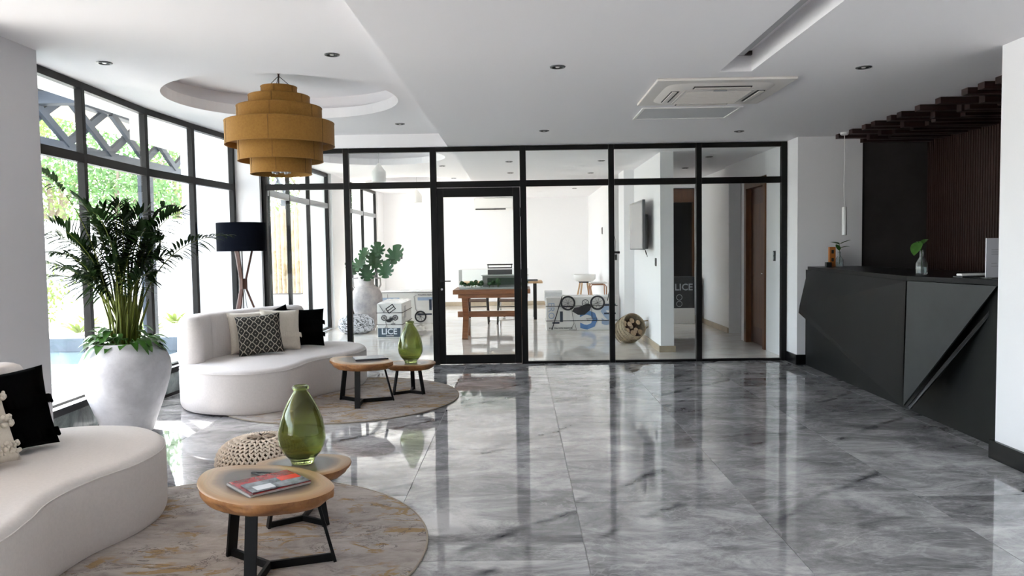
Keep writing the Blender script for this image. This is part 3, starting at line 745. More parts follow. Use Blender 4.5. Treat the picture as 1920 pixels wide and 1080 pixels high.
# patterned cover: ogee chain pattern woven in pale thread
OG = bpy.data.materials.new('ogee_weave'); OG.use_nodes = True; nt = OG.node_tree; b = nt.nodes['Principled BSDF']; b.inputs['Roughness'].default_value = .9
uvn = N(nt, 'ShaderNodeTexCoord'); sp = N(nt, 'ShaderNodeSeparateXYZ'); nt.links.new(uvn.outputs['UV'], sp.inputs[0])
U = math_(nt, 'MULTIPLY', sp.outputs[0], 5.0); V = math_(nt, 'MULTIPLY', sp.outputs[1], 10.0)
tri = math_(nt, 'SUBTRACT', math_(nt, 'MULTIPLY', math_(nt, 'PINGPONG', V, 1.0), 2.0), 1.0)
tri = math_(nt, 'MULTIPLY', tri, 1.25); tri = math_(nt, 'MINIMUM', math_(nt, 'MAXIMUM', tri, -1.0), 1.0)
ln = None
for sg in (1, -1):
    for cc in (.25, .75):
        # line u = cc + sg*.14*tri
        s2 = sg if cc == .25 else -sg
        d = math_(nt, 'ABSOLUTE', math_(nt, 'SUBTRACT', math_(nt, 'FRACT', math_(nt, 'SUBTRACT', U, math_(nt, 'MULTIPLY', tri, .145*s2 if sg == 1 else 0))), cc))
        if sg == -1: continue
        l = math_(nt, 'LESS_THAN', d, .05)
        ln = l if ln is None else math_(nt, 'MAXIMUM', ln, l)
fu = math_(nt, 'SUBTRACT', math_(nt, 'FRACT', math_(nt, 'MULTIPLY', U, 2.0)), .5); fv = math_(nt, 'SUBTRACT', math_(nt, 'FRACT', V), .5)
rr = math_(nt, 'ADD', math_(nt, 'ABSOLUTE', math_(nt, 'MULTIPLY', fu, .5)), math_(nt, 'ABSOLUTE', math_(nt, 'MULTIPLY', fv, .5)))
dot = math_(nt, 'MULTIPLY', math_(nt, 'GREATER_THAN', rr, .40), .6)
dot2 = math_(nt, 'MULTIPLY', math_(nt, 'LESS_THAN', rr, .05), .7)
nt.links.new(mix(nt, math_(nt, 'MAXIMUM', ln, math_(nt, 'MAXIMUM', dot, dot2)), (.018, .016, .013), (.36, .33, .27)), b.inputs['Base Color'])
r1 = R(60.6); r2 = R(80)
pillow('cushion', .42, .42, .13, BLKFAB, 'black cushion almost hidden behind the smooth cream cushion on the far sofa', on_sofa(S1, r1, .52, .84), r1-R(12), R(-10), R(-14))
pillow('cushion', .44, .42, .13, CREAMF, 'cream cushion mostly hidden behind the black patterned cushion', on_sofa(S1, r1, .10, .82), r1-R(15), R(-12))
pillow('cushion', .42, .43, .13, CREAMF, 'cream cushion with a fringed band between patterned and black cushions', on_sofa(S1, r1, .35, .67), r1-R(22), R(-15), R(4), frill=(.42,))
pillow('cushion', .43, .41, .14, OG, 'black cushion with pale ogee chain pattern on the far sofa', on_sofa(S1, r1, .03, .60), r1-R(38), R(-18), R(-4))
pillow('cushion', .42, .41, .15, BLKFAB, 'plain black ruffled cushion at the right of the far sofa cushions', on_sofa(S1, r1, .68, .68), r1-R(38), R(-14), R(2), frill=(.36, .68))
pillow('cushion', .43, .43, .15, BLKFAB, 'large black ruffled cushion on the sofa nearest the camera', on_sofa(S2, r2, .57, .66), r2-R(25), R(-16), R(-3), frill=(.20, .62))
pillow('cushion', .44, .43, .15, CREAMF, 'tufted cream cushion on the near sofa beside the black one', on_sofa(S2, r2, .22, .56), r2-R(20), R(-18), R(-4), tassel=True)

# ------------------------------------------------------------------ rugs
def rug_material():
    m = bpy.data.materials.new('crackled_rug'); m.use_nodes = True; nt = m.node_tree; b = nt.nodes['Principled BSDF']; b.inputs['Roughness'].default_value = .9
    b.inputs['Specular IOR Level'].default_value = .15
    tc = N(nt, 'ShaderNodeTexCoord'); oi = N(nt, 'ShaderNodeObjectInfo'); ad = N(nt, 'ShaderNodeVectorMath', op='ADD')
    cb = N(nt, 'ShaderNodeCombineXYZ'); rn = math_(nt, 'MULTIPLY', oi.outputs['Random'], 9.0); nt.links.new(rn, cb.inputs[0]); nt.links.new(rn, cb.inputs[1])
    nt.links.new(tc.outputs['Object'], ad.inputs[0]); nt.links.new(cb.outputs[0], ad.inputs[1]); v = ad.outputs[0]
    mp = N(nt, 'ShaderNodeMapping'); mp.inputs['Scale'].default_value = (1.6, 3.2, 1); mp.inputs['Rotation'].default_value = (0, 0, R(20)); nt.links.new(v, mp.inputs[0])
    c = ramp(nt, noise_(nt, mp.outputs[0], 3, 8, .7, .5), [(.3, (.27, .23, .21)), (.5, (.43, .385, .355)), (.7, (.55, .50, .47))])
    n2 = noise_(nt, mp.outputs[0], 1.3, 7, .62, 1.0); rd = math_(nt, 'ABSOLUTE', math_(nt, 'SUBTRACT', n2, .5))
    gold = math_(nt, 'MULTIPLY', ramp(nt, rd, [(0, 1.0), (.026, .95), (.034, 0.0)]), ramp(nt, noise_(nt, v, 2.6, 4), [(.48, 0.0), (.56, 1.0)]))
    g2 = ramp(nt, noise_(nt, mp.outputs[0], 2.4, 6, .65, .8), [(.63, 0.0), (.64, 1.0)])
    c = mix(nt, math_(nt, 'MULTIPLY', math_(nt, 'MAXIMUM', gold, g2), .95), c, (.36, .23, .09))
    n3 = noise_(nt, mp.outputs[0], 1.9, 7, .66, 1.4); rd3 = math_(nt, 'ABSOLUTE', math_(nt, 'SUBTRACT', n3, .47))
    crk = math_(nt, 'MULTIPLY', ramp(nt, rd3, [(0, 1.0), (.007, .9), (.014, 0.0)]), ramp(nt, noise_(nt, v, 3.1, 3), [(.42, 0.0), (.55, .85)]))
    c = mix(nt, crk, c, (.07, .06, .055))
    w1 = noise_(nt, v, 260, 1); c = mix(nt, math_(nt, 'MULTIPLY', w1, .35), c, (.36, .33, .31))
    nt.links.new(c, b.inputs['Base Color'])
    bp = N(nt, 'ShaderNodeBump'); bp.inputs['Strength'].default_value = .5; bp.inputs['Distance'].default_value = .003
    nt.links.new(w1, bp.inputs['Height']); nt.links.new(bp.outputs[0], b.inputs['Normal'])
    return m
RUG = rug_material(); HEM = mat('rug_hem', (.36, .31, .25), .9)
for x, y, r, l in ((-1.72, 7.22, 1.11, 'round cream rug with gold and grey cracks under the far sofa'), (-1.58, 3.50, 1.115, 'round cream rug with gold cracks under the near sofa')):
    t = thing('round_rug', (x, y, 0), l, 'rug')
    MB().lathe([(r-.02, .001), (r, .003), (r, .010), (r-.012, .0135), (.02, .0135)], n=160).build('pile', RUG, t, 30)
    MB().tube([((r+.002)*cos(2*pi*i/120), (r+.002)*sin(2*pi*i/120), .007) for i in range(120)], .0062, 6, True).build('bound_edge', HEM, t, 60)

# ------------------------------------------------------------------ coffee tables
def slab_material():
    m = bpy.data.materials.new('sliced_trunk'); m.use_nodes = True; nt = m.node_tree; b = nt.nodes['Principled BSDF']; b.inputs['Roughness'].default_value = .28
    tc = N(nt, 'ShaderNodeTexCoord'); sp = N(nt, 'ShaderNodeSeparateXYZ'); nt.links.new(tc.outputs['UV'], sp.inputs[0])
    nn = noise_(nt, tc.outputs['Object'], 5, 4, .6)
    d = math_(nt, 'ADD', sp.outputs[0], math_(nt, 'MULTIPLY', math_(nt, 'SUBTRACT', nn, .5), .22))
    c = ramp(nt, d, [(.0, (.13, .10, .085)), (.35, (.17, .14, .12)), (.60, (.11, .085, .07)), (.72, (.30, .19, .11)), (.80, (.50, .33, .19)), (.95, (.46, .27, .13))])
    rings = N(nt, 'ShaderNodeTexNoise'); rings.noise_dimensions = '1D'; rings.inputs['Scale'].default_value = 38; nt.links.new(d, rings.inputs['W'])
    c = mix(nt, .25, c, rings.outputs['Color'], 'MULTIPLY'); nt.links.new(c, b.inputs['Base Color']); return m
SLAB = slab_material()
EDGE = mat('live_edge', (.42, .19, .065), .5, vary=(9, .6, (.17, .065, .022)), bump=(22, .9))
def make_table(name, outline, h, th, feet, tops, barw, label, loc, rz=0):
    t = thing(name, loc, label, 'coffee table', rz)
    P = catmull([Vector(p) for p in outline], 10); n = len(P)
    bm = bmesh.new(); uvl = bm.loops.layers.uv.new('UVMap'); ks = [1, .97, .85, .7, .5, .3, .1]
    rr = [[bm.verts.new((p.x*k, p.y*k, h - (.004 if k == 1 else 0))) for p in P] for k in ks]
    for a in range(len(ks)-1):
        for i in range(n):
            j = (i+1) % n; f = bm.faces.new((rr[a][i], rr[a][j], rr[a+1][j], rr[a+1][i]))
            for lp, kk in zip(f.loops, (ks[a], ks[a], ks[a+1], ks[a+1])): lp[uvl].uv = (kk, 0)
    f = bm.faces.new(rr[-1]); 
    for lp in f.loops: lp[uvl].uv = (.1, 0)
    m = MB(); m.bm.free(); m.bm = bm; m.build('tabletop', SLAB, t, 60)
    rg = []
    for q in range(10):
        s_ = q/9; z = h-.004-(th-.004)*s_; ring = []
        for i, p in enumerate(P):
            k = 1-.02*s_-.13*s_**2.4 + (.05*noise.noise(Vector((p.x*9, p.y*9, s_*2+h))) + .02*noise.noise(Vector((p.x*30, p.y*30, s_*5))))*min(1, s_*3); ring.append((p.x*k, p.y*k, z))
        rg.append(ring)
    MB().rings(rg, False, True).build('live_edge', EDGE, t, 70)
    zt_ = h-th+.004
    for k, (fx, fy) in enumerate(feet):
        tx, ty = tops[k]; d = Vector((fx, fy, 0)).normalized()
        MB().bar((fx, fy, 0), (tx, ty, zt_), barw, .014, up=tuple(Vector((d.x, d.y, 0))), bev=.001).build('leg', BLACKS, t)
        q = Vector((fx, fy, .0)); 
        MB().bar((fx*.97, fy*.97, barw*.35), (0, 0, barw*.35), .016, barw*.7, bev=.001).build('base_bar', BLACKS, t)
    return t
BIG = [(-.335, .17), (-.30, -.02), (-.19, -.19), (-.03, -.30), (.10, -.315), (.23, -.27), (.30, -.20), (.325, -.10), (.27, .02), (.18, .13), (.04, .22), (-.10, .25), (-.25, .245)]
SML = [(-.24, .05), (-.20, -.12), (-.05, -.20), (.12, -.20), (.22, -.12), (.25, .02), (.20, .15), (.05, .20), (-.12, .18)]
BF, BT = [(-.23, .16), (.27, .09), (.01, -.27)], [(-.18, .12), (.19, .07), (0, -.19)]
SF, ST = [(-.15, -.10), (.14, -.08), (.0, .20)], [(-.11, -.08), (.10, -.06), (0, .14)]
RZ = .0137
make_table('coffee_table', BIG, .40, .068, BF, BT, .05, 'larger live-edge wooden coffee table nearest the camera under the red booklets', (-1.13, 3.28, RZ))
make_table('side_table', SML, .30, .055, SF, ST, .04, 'small low live-edge table carrying the near green vase', (-1.15, 3.88, RZ))
make_table('coffee_table', [(x*.95, y) for x, y in BIG], .40, .068, BF, BT, .05, 'larger live-edge wooden coffee table in front of the far sofa', (-1.47, 6.93, RZ))
make_table('side_table', SML, .30, .055, SF, ST, .04, 'small low live-edge table carrying the far green vase', (-1.09, 7.37, RZ))

# green glass vases
GG = mat('green_glass', (.17, .27, .03), .04, trans=1.0, ior=1.45)
GG.node_tree.nodes['Principled BSDF'].inputs['Base Color'].default_value = (.45, .50, .22, 1)
def vase(loc, label):
    t = thing('glass_vase', loc, label, 'vase')
    pr = [(.048, 0), (.058, .003), (.060, .012), (.070, .030), (.098, .062), (.116, .10), (.1215, .135), (.118, .18), (.107, .23), (.090, .28), (.068, .325), (.046, .362), (.036, .378), (.033, .388)]
    inn = [(r-.0045, z) for r, z in pr[3:]][::-1]
    MB().lathe(pr+[(.032, .39)]+inn+[(.05, .022)], n=56, wob=lambda a, z: 1+.006*sin(a*3+z*30)+.004*sin(a*7-z*55)).build('vase_body', GG, t, 60)
    MB().lathe([(.034, .386), (.040, .389), (.043, .396), (.042, .404), (.036, .409), (.030, .405), (.029, .395), (.031, .388)], n=40, cap0=False, cap1=False).build('lip', GG, t, 60)
    return t
vase((-1.15, 3.90, RZ+.3005), 'green glass bottle vase on the small table nearest the camera')
vase((-1.08, 7.36, RZ+.3005), 'green glass bottle vase on the small table by the far sofa')

# booklets on the near table
RED = mat('red_gloss_print', (.50, .015, .02), .2, vary=(14, .75, (.05, .01, .012)))
PIC = mat('photo_print', (.30, .33, .36), .15, vary=(16, .8, (.03, .035, .04)))
RD2 = mat('bright_red_print', (.72, .03, .02), .25)
ang = R(43)
t = thing('spiral_notebook', (-1.095, 3.215, RZ+.4015), 'red and black spiral notebook on the nearest coffee table', 'notebook', ang)
MB().box(-.135, .135, -.115, .115, 0, .010, .001).build('pages', mat('paper_pages', (.55, .52, .5), .7), t)
MB().box(-.137, .137, -.117, .117, .0101, .0115).build('cover', RED, t)
m = MB()
for i in range(26): 
    y = -.108+i*.0086; m.tube([(-.137+.007*cos(a), y, .006+.008*sin(a)) for a in [2*pi*k/8 for k in range(8)]], .0011, 4, True)
tag(m.build('spiral_binding', mat('pale_wire', (.5, .5, .5), .3, metal=.8), t), kind='stuff')
t = thing('brochure', (-1.065, 3.195, RZ+.4138), 'glossy picture brochure lying on top of the red notebook', 'brochure', R(41))
MB().box(-.125, .125, -.075, .062, 0, .004, .001).build('sheets', PIC, t)
MB().box(.03, .12, .0, .060, .0041, .0046).build('red_panel', RD2, t)
MB().box(-.10, -.02, -.06, .0, .0041, .0046).build('white_panel', mat('pale_print', (.7, .73, .76), .2), t)
m = MB(); m.bar((-.10, .0, .005), (.05, .01, .005), .012, .004); m.bar((-.10, 0, .005), (-.03, -.04, .005), .012, .004)
t = thing('folded_strip', (-1.13, 3.37, RZ+.4005), 'thin black folded strip behind the red notebook', 'strip', R(-6))
m.build('strip', BLACKP, t)
t = thing('magazine', (-1.40, 6.98, RZ+.4005), 'dark magazine lying on the far coffee table', 'magazine', R(20))
MB().box(-.15, .15, -.11, .11, 0, .012, .001).build('pages', mat('dark_magazine', (.05, .05, .055), .3), t); MB().box(-.15, .13, -.11, .10, .0121, .016, .001).build('cover', mat('grey_magazine', (.35, .35, .37), .25), t)

# knitted pouf
def pouf(loc, r, h):
    t = thing('knitted_pouf', loc, 'round cream knitted pouf behind the near coffee table', 'pouf')
    KN = mat('cream_yarn', (.72, .62, .52), .95); 
    MB().lathe([(r*.55, .002), (r*.9, h*.14), (r*.975, h*.4), (r*.96, h*.6), (r*.8, h*.86), (r*.45, h*.965), (.01, h*.975)], n=48).build('core', mat('pouf_shadow_yarn', (.16, .11, .075), .95), t, 60)
    m = MB(); rows = 17
    prof = []
    for i in range(rows+1):
        a = -1.15+ (pi/2+1.15)*i/rows; prof.append((r*cos(a)**.62 if cos(a) > 0 else 0, h/2+h/2*math.copysign(abs(sin(a))**.9, sin(a))))
    for i in range(rows):
        (ra, za), (rb, zb) = prof[i], prof[i+1]
        rm = (ra+rb)/2
        n = max(8, int(2*pi*rm/.030)); 
        for k in range(n):
            a0 = 2*pi*k/n; da = 2*pi/n*.46
            for sg in (-1, 1):
                p0 = Vector((rb*1.0*cos(a0+sg*da), rb*sin(a0+sg*da), zb)); p1 = Vector((ra*1.0*cos(a0), ra*sin(a0), za)); mid = (p0+p1)/2
                o_ = Vector((cos(a0), sin(a0), .5))*.006; w_ = .0075
                m.tube([p0, mid+o_, p1], [w_*.55, w_, w_*.55], 5)
    tag(m.build('knit_stitches', KN, t, 70), kind='stuff'); return t
pouf((-1.56, 4.47, .014), .26, .30)

# ------------------------------------------------------------------ floor lamp
t = thing('floor_lamp', (-3.14, 8.55, 0), 'floor lamp with black drum shade and crossed walnut legs behind the far sofa', 'floor lamp')
MB().lathe([(.268, 1.43), (.268, 1.75), (.264, 1.75), (.264, 1.43), (.268, 1.43)], n=64, cap0=False, cap1=False).build('lamp_shade', NAVY, t, 40)
MB().lathe([(.262, 1.74), (.02, 1.74)], n=48, cap0=False).build('diffuser', mat('shade_top', (.05, .05, .055), .8), t)
for k in range(3):
    a = R(25+120*k); c_, s_ = cos(a), sin(a)
    pts = [(.23, 0), (.135, .72), (.035, 1.0), (.035, 1.12), (.11, 1.44)]
    m = MB()
    for (ra, za), (rb, zb) in zip(pts, pts[1:]): m.bar((ra*c_, ra*s_, za), (rb*c_, rb*s_, zb), .036, .022, up=(c_, s_, 0), bev=.003)
    m.build('leg', WALNUT, t)
MB().lathe([(.03, 1.0), (.034, 1.06), (.03, 1.12)], n=16).build('joint', WALNUT, t, 40)
MB().tube([(0, 0, .62), (0, 0, 1.74)], .006, 8).build('stem', BLACKS, t, 40)
MB().tube([(0, 0, 1.1), (.05, .0, .7), (.03, .02, .3), (.15, .05, .01)], .003, 6).build('cable', BLACKP, t, 40)
MB().lathe([(.03, 1.50), (.035, 1.56), (.015, 1.62)], n=14).build('bulb', mat('lamp_bulb', (.7, .7, .68), .3), t, 40)

# ------------------------------------------------------------------ big pot and palm
t = thing('plant_pot', (-3.13, 5.93, 0), 'tall round whitewashed clay pot holding the palm by the window', 'pot')
POT = mat('whitewashed_clay', (.66, .66, .69), .8, vary=(5, .22, (.50, .50, .53)), bump=(14, .6))
_nt = POT.node_tree; _b = _nt.nodes['Principled BSDF']; _tc = N(_nt, 'ShaderNodeTexCoord')
_mp = N(_nt, 'ShaderNodeMapping'); _mp.inputs['Scale'].default_value = (2, 2, 9); _nt.links.new(_tc.outputs['Object'], _mp.inputs[0])
_s = ramp(_nt, noise_(_nt, _mp.outputs[0], 3.2, 8, .75), [(.62, 0.0), (.70, .5)])
_prev = _b.inputs['Base Color'].links[0].from_socket
_nt.links.new(mix(_nt, _s, _prev, (.34, .33, .34)), _b.inputs['Base Color'])
pp = [(.165, 0), (.18, .015), (.205, .09), (.245, .20), (.285, .31), (.318, .42), (.335, .51), (.328, .575), (.30, .64), (.265, .68), (.252, .695), (.256, .715), (.25, .728), (.235, .72), (.232, .66)]
MB().lathe(pp, n=64, cap1=False, wob=lambda a, z: 1+.008*sin(2*a+z*6)+.005*sin(5*a-z*9)).build('pot_body', POT, t, 60)
MB().lathe([(.232, .66), (.02, .69)], n=32, cap0=False).build('soil', SOIL, t, 60)
tp_ = thing('palm_plant', (-3.13, 5.93, .66), 'bushy green palm growing out of the whitewashed pot', 'plant')
random.seed(11)
def frond(base, tip, sag, L=.2, nl=22, start=.35, m_=LEAF):
    b0 = Vector(base); t0 = Vector(tip); mid = (b0+t0)/2; mid.x = b0.x+(t0.x-b0.x)*.22; mid.y = b0.y+(t0.y-b0.y)*.22; mid.z = max(b0.z, t0.z)*.74+sag
    pts = [(1-q)**2*b0+2*q*(1-q)*mid+q*q*t0 for q in [i/16 for i in range(17)]]
    o = MB().tube(pts, [.008*(1-.8*i/16) for i in range(17)], 6).build('frond', STEM, tp_, 60)
    m = MB(); ref = Vector((random.uniform(-1, 1), random.uniform(-1, 1), 0)).normalized()
    for i in range(nl):
        q = start+(1-start)*(i+.5)/nl; x = q*16; k = min(int(x), 15); p = pts[k].lerp(pts[k+1], x-k); tg = (pts[k+1]-pts[k]).normalized()
        sd = tg.cross(ref.lerp(Vector((0, 0, 1)), 1-abs(tg.z))); sd = sd.normalized() if sd.length > .1 else Vector((1, 0, 0))
        env = sin(pi*min(1, (i+.5)/nl*.85+.14))
        for sg in (-1, 1):
            d = tg*(.38+.5*(i/nl))+sd*sg*(1.0-.3*i/nl)+Vector((0, 0, random.uniform(-.05, .25)))
            leaf_mesh(m, p, d, L*(.4+.65*env)*random.uniform(.85, 1.1), .025, random.uniform(.15, .5), .35, 4)
    m.build('leaflets', m_, o, 60)
FR = []
#      tip (dx, dy, dz from soil), sag, leaflet length
spec = [(-.30, -.10, 1.22), (-.50, -.15, .92), (-.62, -.25, .70), (-.45, -.25, 1.02), (-.62, .02, .60), (-.42, .1, .85), (-.20, .15, 1.02), (-.10, -.20, 1.08), (.02, .10, 1.10), (.10, -.15, 1.06),
        (.20, .05, 1.10), (.34, .12, 1.14), (.48, .05, 1.10), (.28, -.20, .92), (.18, .2, .92), (-.08, .05, .95), (-.30, .10, .86), (.34, .20, .74), (.05, -.25, .86), (-.34, -.32, .78),
        (.0, .0, 1.16), (.30, -.10, .62), (-.22, -.22, .60), (.12, .02, .82), (-.12, .2, .74), (-.2, -.05, 1.0), (.22, .12, .72), (-.05, -.12, .70), (.15, -.2, .72), (-.40, -.1, .66), (.06, .18, .98), (.26, 0, .98), (-.14, .0, 1.12), (.38, -.1, .86)]
frond((.04, 0, .02), (.80, .15, .90), .24, .17, 18, .55)
frond((-.05, -.03, .02), (-.42, -.30, 1.38), .10, .14, 10, .78)
for i, (dx, dy, dz) in enumerate(spec):
    a = random.uniform(0, 2*pi); r_ = random.uniform(.01, .09)
    frond((r_*cos(a), r_*sin(a), .02), (dx, dy, dz), .14+.05*(i % 3), .20, 24, .40 if dz > .8 else .42)
for i in range(26):
    a = random.uniform(0, 2*pi); r_ = random.uniform(.02, .11); h = random.uniform(.25, .55)
    MB().tube([(r_*cos(a), r_*sin(a), .02), (r_*1.2*cos(a), r_*1.2*sin(a), h*.5), (r_*1.9*cos(a), r_*1.9*sin(a), h)], [.010, .009, .004], 6).build('stem', STEM, tp_, 60)
tv = thing('trailing_plant', (-3.13, 5.93, .69), 'leafy trailing plant filling the rim of the whitewashed pot', 'plant')
for i in range(95):
    a = random.uniform(0, 2*pi); r_ = random.uniform(.10, .26); z = random.uniform(.03, .15) if r_ < .2 else random.uniform(.02, .07)
    b0 = Vector((r_*cos(a), r_*sin(a), z)); d = Vector((cos(a+random.uniform(-.6, .6)), sin(a+random.uniform(-.6, .6)), random.uniform(-.3, .6)))
    leaf_mesh(MB(), b0, d, random.uniform(.08, .14), random.uniform(.05, .08), random.uniform(.2, .8), .25, 6).build('leaf', LEAF2, tv, 60)
m = MB()
for i in range(24):
    a = 2*pi*i/24; m.tube([(.08*cos(a), .08*sin(a), 0), (.17*cos(a), .17*sin(a), .07), (.24*cos(a), .24*sin(a), .05)], .003, 5)
tag(m.build('vine_stems', LEAF2, tv, 60), kind='stuff')

# ------------------------------------------------------------------ things in the back room
def text_mesh(s, size, name, mt, parent, M, depth=.001, bold=0):
    cu = bpy.data.curves.new(name, 'FONT'); cu.body = s; cu.size = size; cu.align_x = 'CENTER'; cu.align_y = 'CENTER'; cu.extrude = depth; cu.offset = bold; cu.resolution_u = 2
    tmp = bpy.data.objects.new('tmp', cu); COL.objects.link(tmp)
    dg = bpy.context.evaluated_depsgraph_get(); me = bpy.data.meshes.new_from_object(tmp.evaluated_get(dg))
    bpy.data.objects.remove(tmp); bpy.data.curves.remove(cu)
    me.transform(M); me.materials.clear(); me.materials.append(mt); me.name = name
    o = bpy.data.objects.new(name, me); COL.objects.link(o); o.parent = parent; return o
FACE = Matrix.Rotation(pi/2, 4, 'X')          # text plane facing -Y
INK = mat('black_print', (.02, .02, .025), .5); INKB = mat('navy_print', (.03, .045, .08), .5); BLUEP = mat('blue_print', (.10, .22, .46), .5); PBLUE = mat('pale_blue_print', (.34, .44, .60), .5)
CARD = mat('white_wrapped_carton', (.76, .75, .73), .35, bump=(6, .35)); WRAP = mat('plastic_wrap', (.80, .80, .80), .12, bump=(9, 1.0)); STRAP = BLACKP
def fp(M, x, z, y=-.003): return M @ Vector((x, y, z))
def ring_(m, M, x, z, r, w=.012, sp=0):
    m.tube([fp(M, x+r*cos(2*pi*i/28), z+r*sin(2*pi*i/28)) for i in range(28)], w/2, 5, True)
    for k in range(sp):
        a = 2*pi*k/sp+.3; m.bar(fp(M, x, z), fp(M, x+r*cos(a), z+r*sin(a)), w*.7, .003)
def line_(m, M, pts, w=.008):
    for a, b in zip(pts, pts[1:]): m.bar(fp(M, *a), fp(M, *b), w, .004)
def bike(name, parent, M, s):
    """small folding bicycle print drawn in flat shapes; M places it, s scales"""
    m = MB(); S = M @ Matrix.Diagonal((s, 1, s, 1))
    ring_(m, S, -.45, 0, .20, .06*s, 8); ring_(m, S, .45, 0, .20, .06*s, 8); ring_(m, S, .08, .0, .10, .02*s, 5)
    line_(m, S, [(-.45, 0), (-.33, .25), (-.27, .62), (-.36, .78)], .03*s); line_(m, S, [(-.24, .64), (-.20, .82), (-.42, .80)], .03*s)
    line_(m, S, [(.45, 0), (.25, .06), (.28, .45)], .03*s); line_(m, S, [(.10, .48), (.42, .46), (.40, .54), (.12, .52)], .05*s)
    P = [(-.33, .25), (-.15, .36), (.05, .36), (.22, .22), (.28, .05), (.12, .02), (-.10, .12), (-.25, .14)]
    m.rings([[S @ Vector((x, -.004, z)) for x, z in P], [S @ Vector((x, -.001, z)) for x, z in P]])
    return m.build(name, INK, parent)
def carton(name, loc, w, d, h, label, wavy=0):
    t = thing(name, loc, label, 'box')
    m = MB(); nx = 10; ring = [(-w/2, -d/2), (w/2, -d/2), (w/2, d/2), (-w/2, d/2)]
    m.box(-w/2, w/2, -d/2, d/2, 0, h, .012); m.build('carton', CARD, t)
    m = MB()   # plastic wrap hugging the top
    g = [[Vector((-w/2-.004+(w+.008)*i/12, -d/2-.004+(d+.008)*j/8, h+.004+(.018*noise.noise(Vector((i*.9+loc[0]*9, j*.9, 1))) + .012 if 0 < i < 12 and 0 < j < 8 else -.01))) for i in range(13)] for j in range(9)]
    m.rings(g, False, False, closed=False); m.build('plastic_wrap', WRAP, t, 60)
    return t
def strap(t, w, d, h, z, r=.006): MB().tube([(-w/2-.008, -d/2-.008, z), (w/2+.008, -d/2-.008, z), (w/2+.008, d/2+.008, z), (-w/2-.008, d/2+.008, z)], r, 5, True).build('strap', STRAP, t)
I4 = Matrix.Identity(4)
def front(d): return Matrix.Translation((0, -d/2-.001, 0))
FLIP = Matrix.Rotation(pi, 4, 'Y')
# carton on the right (printed upside down)
w, d, h = 1.20, .42, .57
t = carton('wrapped_bicycle_carton', (1.045, 13.08, .001), w, d, h, 'large white printed carton with upside-down bicycle drawing, right of the glazed door')
F = front(d)
MB().lathe([(.02, -.2), (.10, -.2), (.10, .1), (.02, .1)], n=20, M=Matrix.Translation((-.42, 0, h+.01)) @ Matrix.Rotation(pi/2, 4, 'Y')).build('wrap_bulge', WRAP, t, 60)
strap(t, w, d, h, .17); strap(t, w, d, h, .42)
MB().bar((-.51, -d/2-.02, .02), (-.33, -d/2-.02, h+.02), .014).build('strap', STRAP, t)
bike('bicycle_print', t, F @ Matrix.Translation((.02, 0, .47)) @ Matrix.Rotation(pi, 4, 'X') @ Matrix.Diagonal((1, -1, 1, 1)), .56)
text_mesh('FOLDING ELECTRIC BIKE', .036, 'lettering', INK, t, F @ Matrix.Translation((-.36, -.001, .045)) @ FLIP @ FACE, bold=.0008)
text_mesh('ERO', .15, 'side_lettering', PBLUE, t, F @ Matrix.Translation((-.52, -.001, .34)) @ Matrix.Rotation(pi/2, 4, 'Y') @ FACE)
def bigT(t, F, x, z, s, flip=1):
    m = MB(); 
    for a in ((-.5, .5, .38, .5), (-.12, .12, -.5, .379)):
        m.box((x+a[0]*s), (x+a[1]*s), -.003, .0, z+a[2]*s*flip, z+a[3]*s*flip, M=F)
    return m
m = bigT(t, F, -.23, .28, .26, -1); m.build('letter_shape', mat('letter_white', (.7, .7, .69), .5), t)
m = MB(); m.box(-.37, -.32, -.004, 0, .15, .33, M=F); m.box(-.50, -.38, -.004, 0, .12, .15, M=F); m.box(-.34, -.14, -.004, 0, .40, .425, M=F); m.build('letter_shadow', INKB, t)
text_mesh('C', .42, 'letter_shape', BLUEP, t, F @ Matrix.Translation((.12, -.001, .20)) @ FLIP @ FACE, bold=.02)
text_mesh('S', .42, 'letter_shape', PBLUE, t, F @ Matrix.Translation((.43, -.002, .27)) @ FLIP @ FACE, bold=.02)
m = MB(); m.box(.38, .58, -.005, 0, .425, .45, M=F); m.box(.38, .58, -.005, 0, .27, .30, M=F); m.build('letter_shadow', INKB, t)
MB().tube([(.56-.02*i+.0, -d/2-.02, h-.10+.25*sin(i*.5)) for i in range(7)], .007, 6).build('strap_end', STRAP, t, 60)
# carton on the left, front end toward camera
w, d, h = .40, 1.05, .56
t = carton('wrapped_bicycle_carton', (-2.10, 12.63, .001), w, d, h, 'white wrapped carton standing end-on beside the plant urn, with dark blue label panel')
F = front(d)
strap(t, w, d, h, .22); strap(t, w, d, h, .41)
MB().box(-.19, .17, -.003, 0, .02, .165, M=F).build('label_panel', mat('slate_panel', (.06, .09, .12), .4), t)
text_mesh('LICE', .13, 'lettering', mat('pale_lettering', (.75, .8, .85), .5), t, F @ Matrix.Translation((-.01, -.005, .105)) @ FACE, bold=.003)
MB().box(-.06, .06, -.006, -.003, .036, .046, M=F).build('fine_lettering', WHITEP, t)
bike('bicycle_print', t, F @ Matrix.Translation((.0, 0, .33)) @ Matrix.Rotation(pi, 4, 'X') @ Matrix.Diagonal((1, -1, 1, 1)), .20)
m = MB(); Q = F @ Matrix.Translation((.02, 0, .475)) @ Matrix.Rotation(R(-35), 4, 'Y')
for a in ((-.07, .07, .035, .05), (-.07, .07, -.008, .006), (-.07, .07, -.05, -.036), (-.07, -.056, -.05, .05), (.056, .07, -.05, .05)): m.box(a[0], a[1], -.003, 0, a[2], a[3], M=Q)
m.bar(fp(F, -.16, .53), fp(F, -.09, .42), .016, .003); m.bar(fp(F, -.09, .42), fp(F, -.07, .46), .016, .003); m.build('fragile_symbol', INK, t)
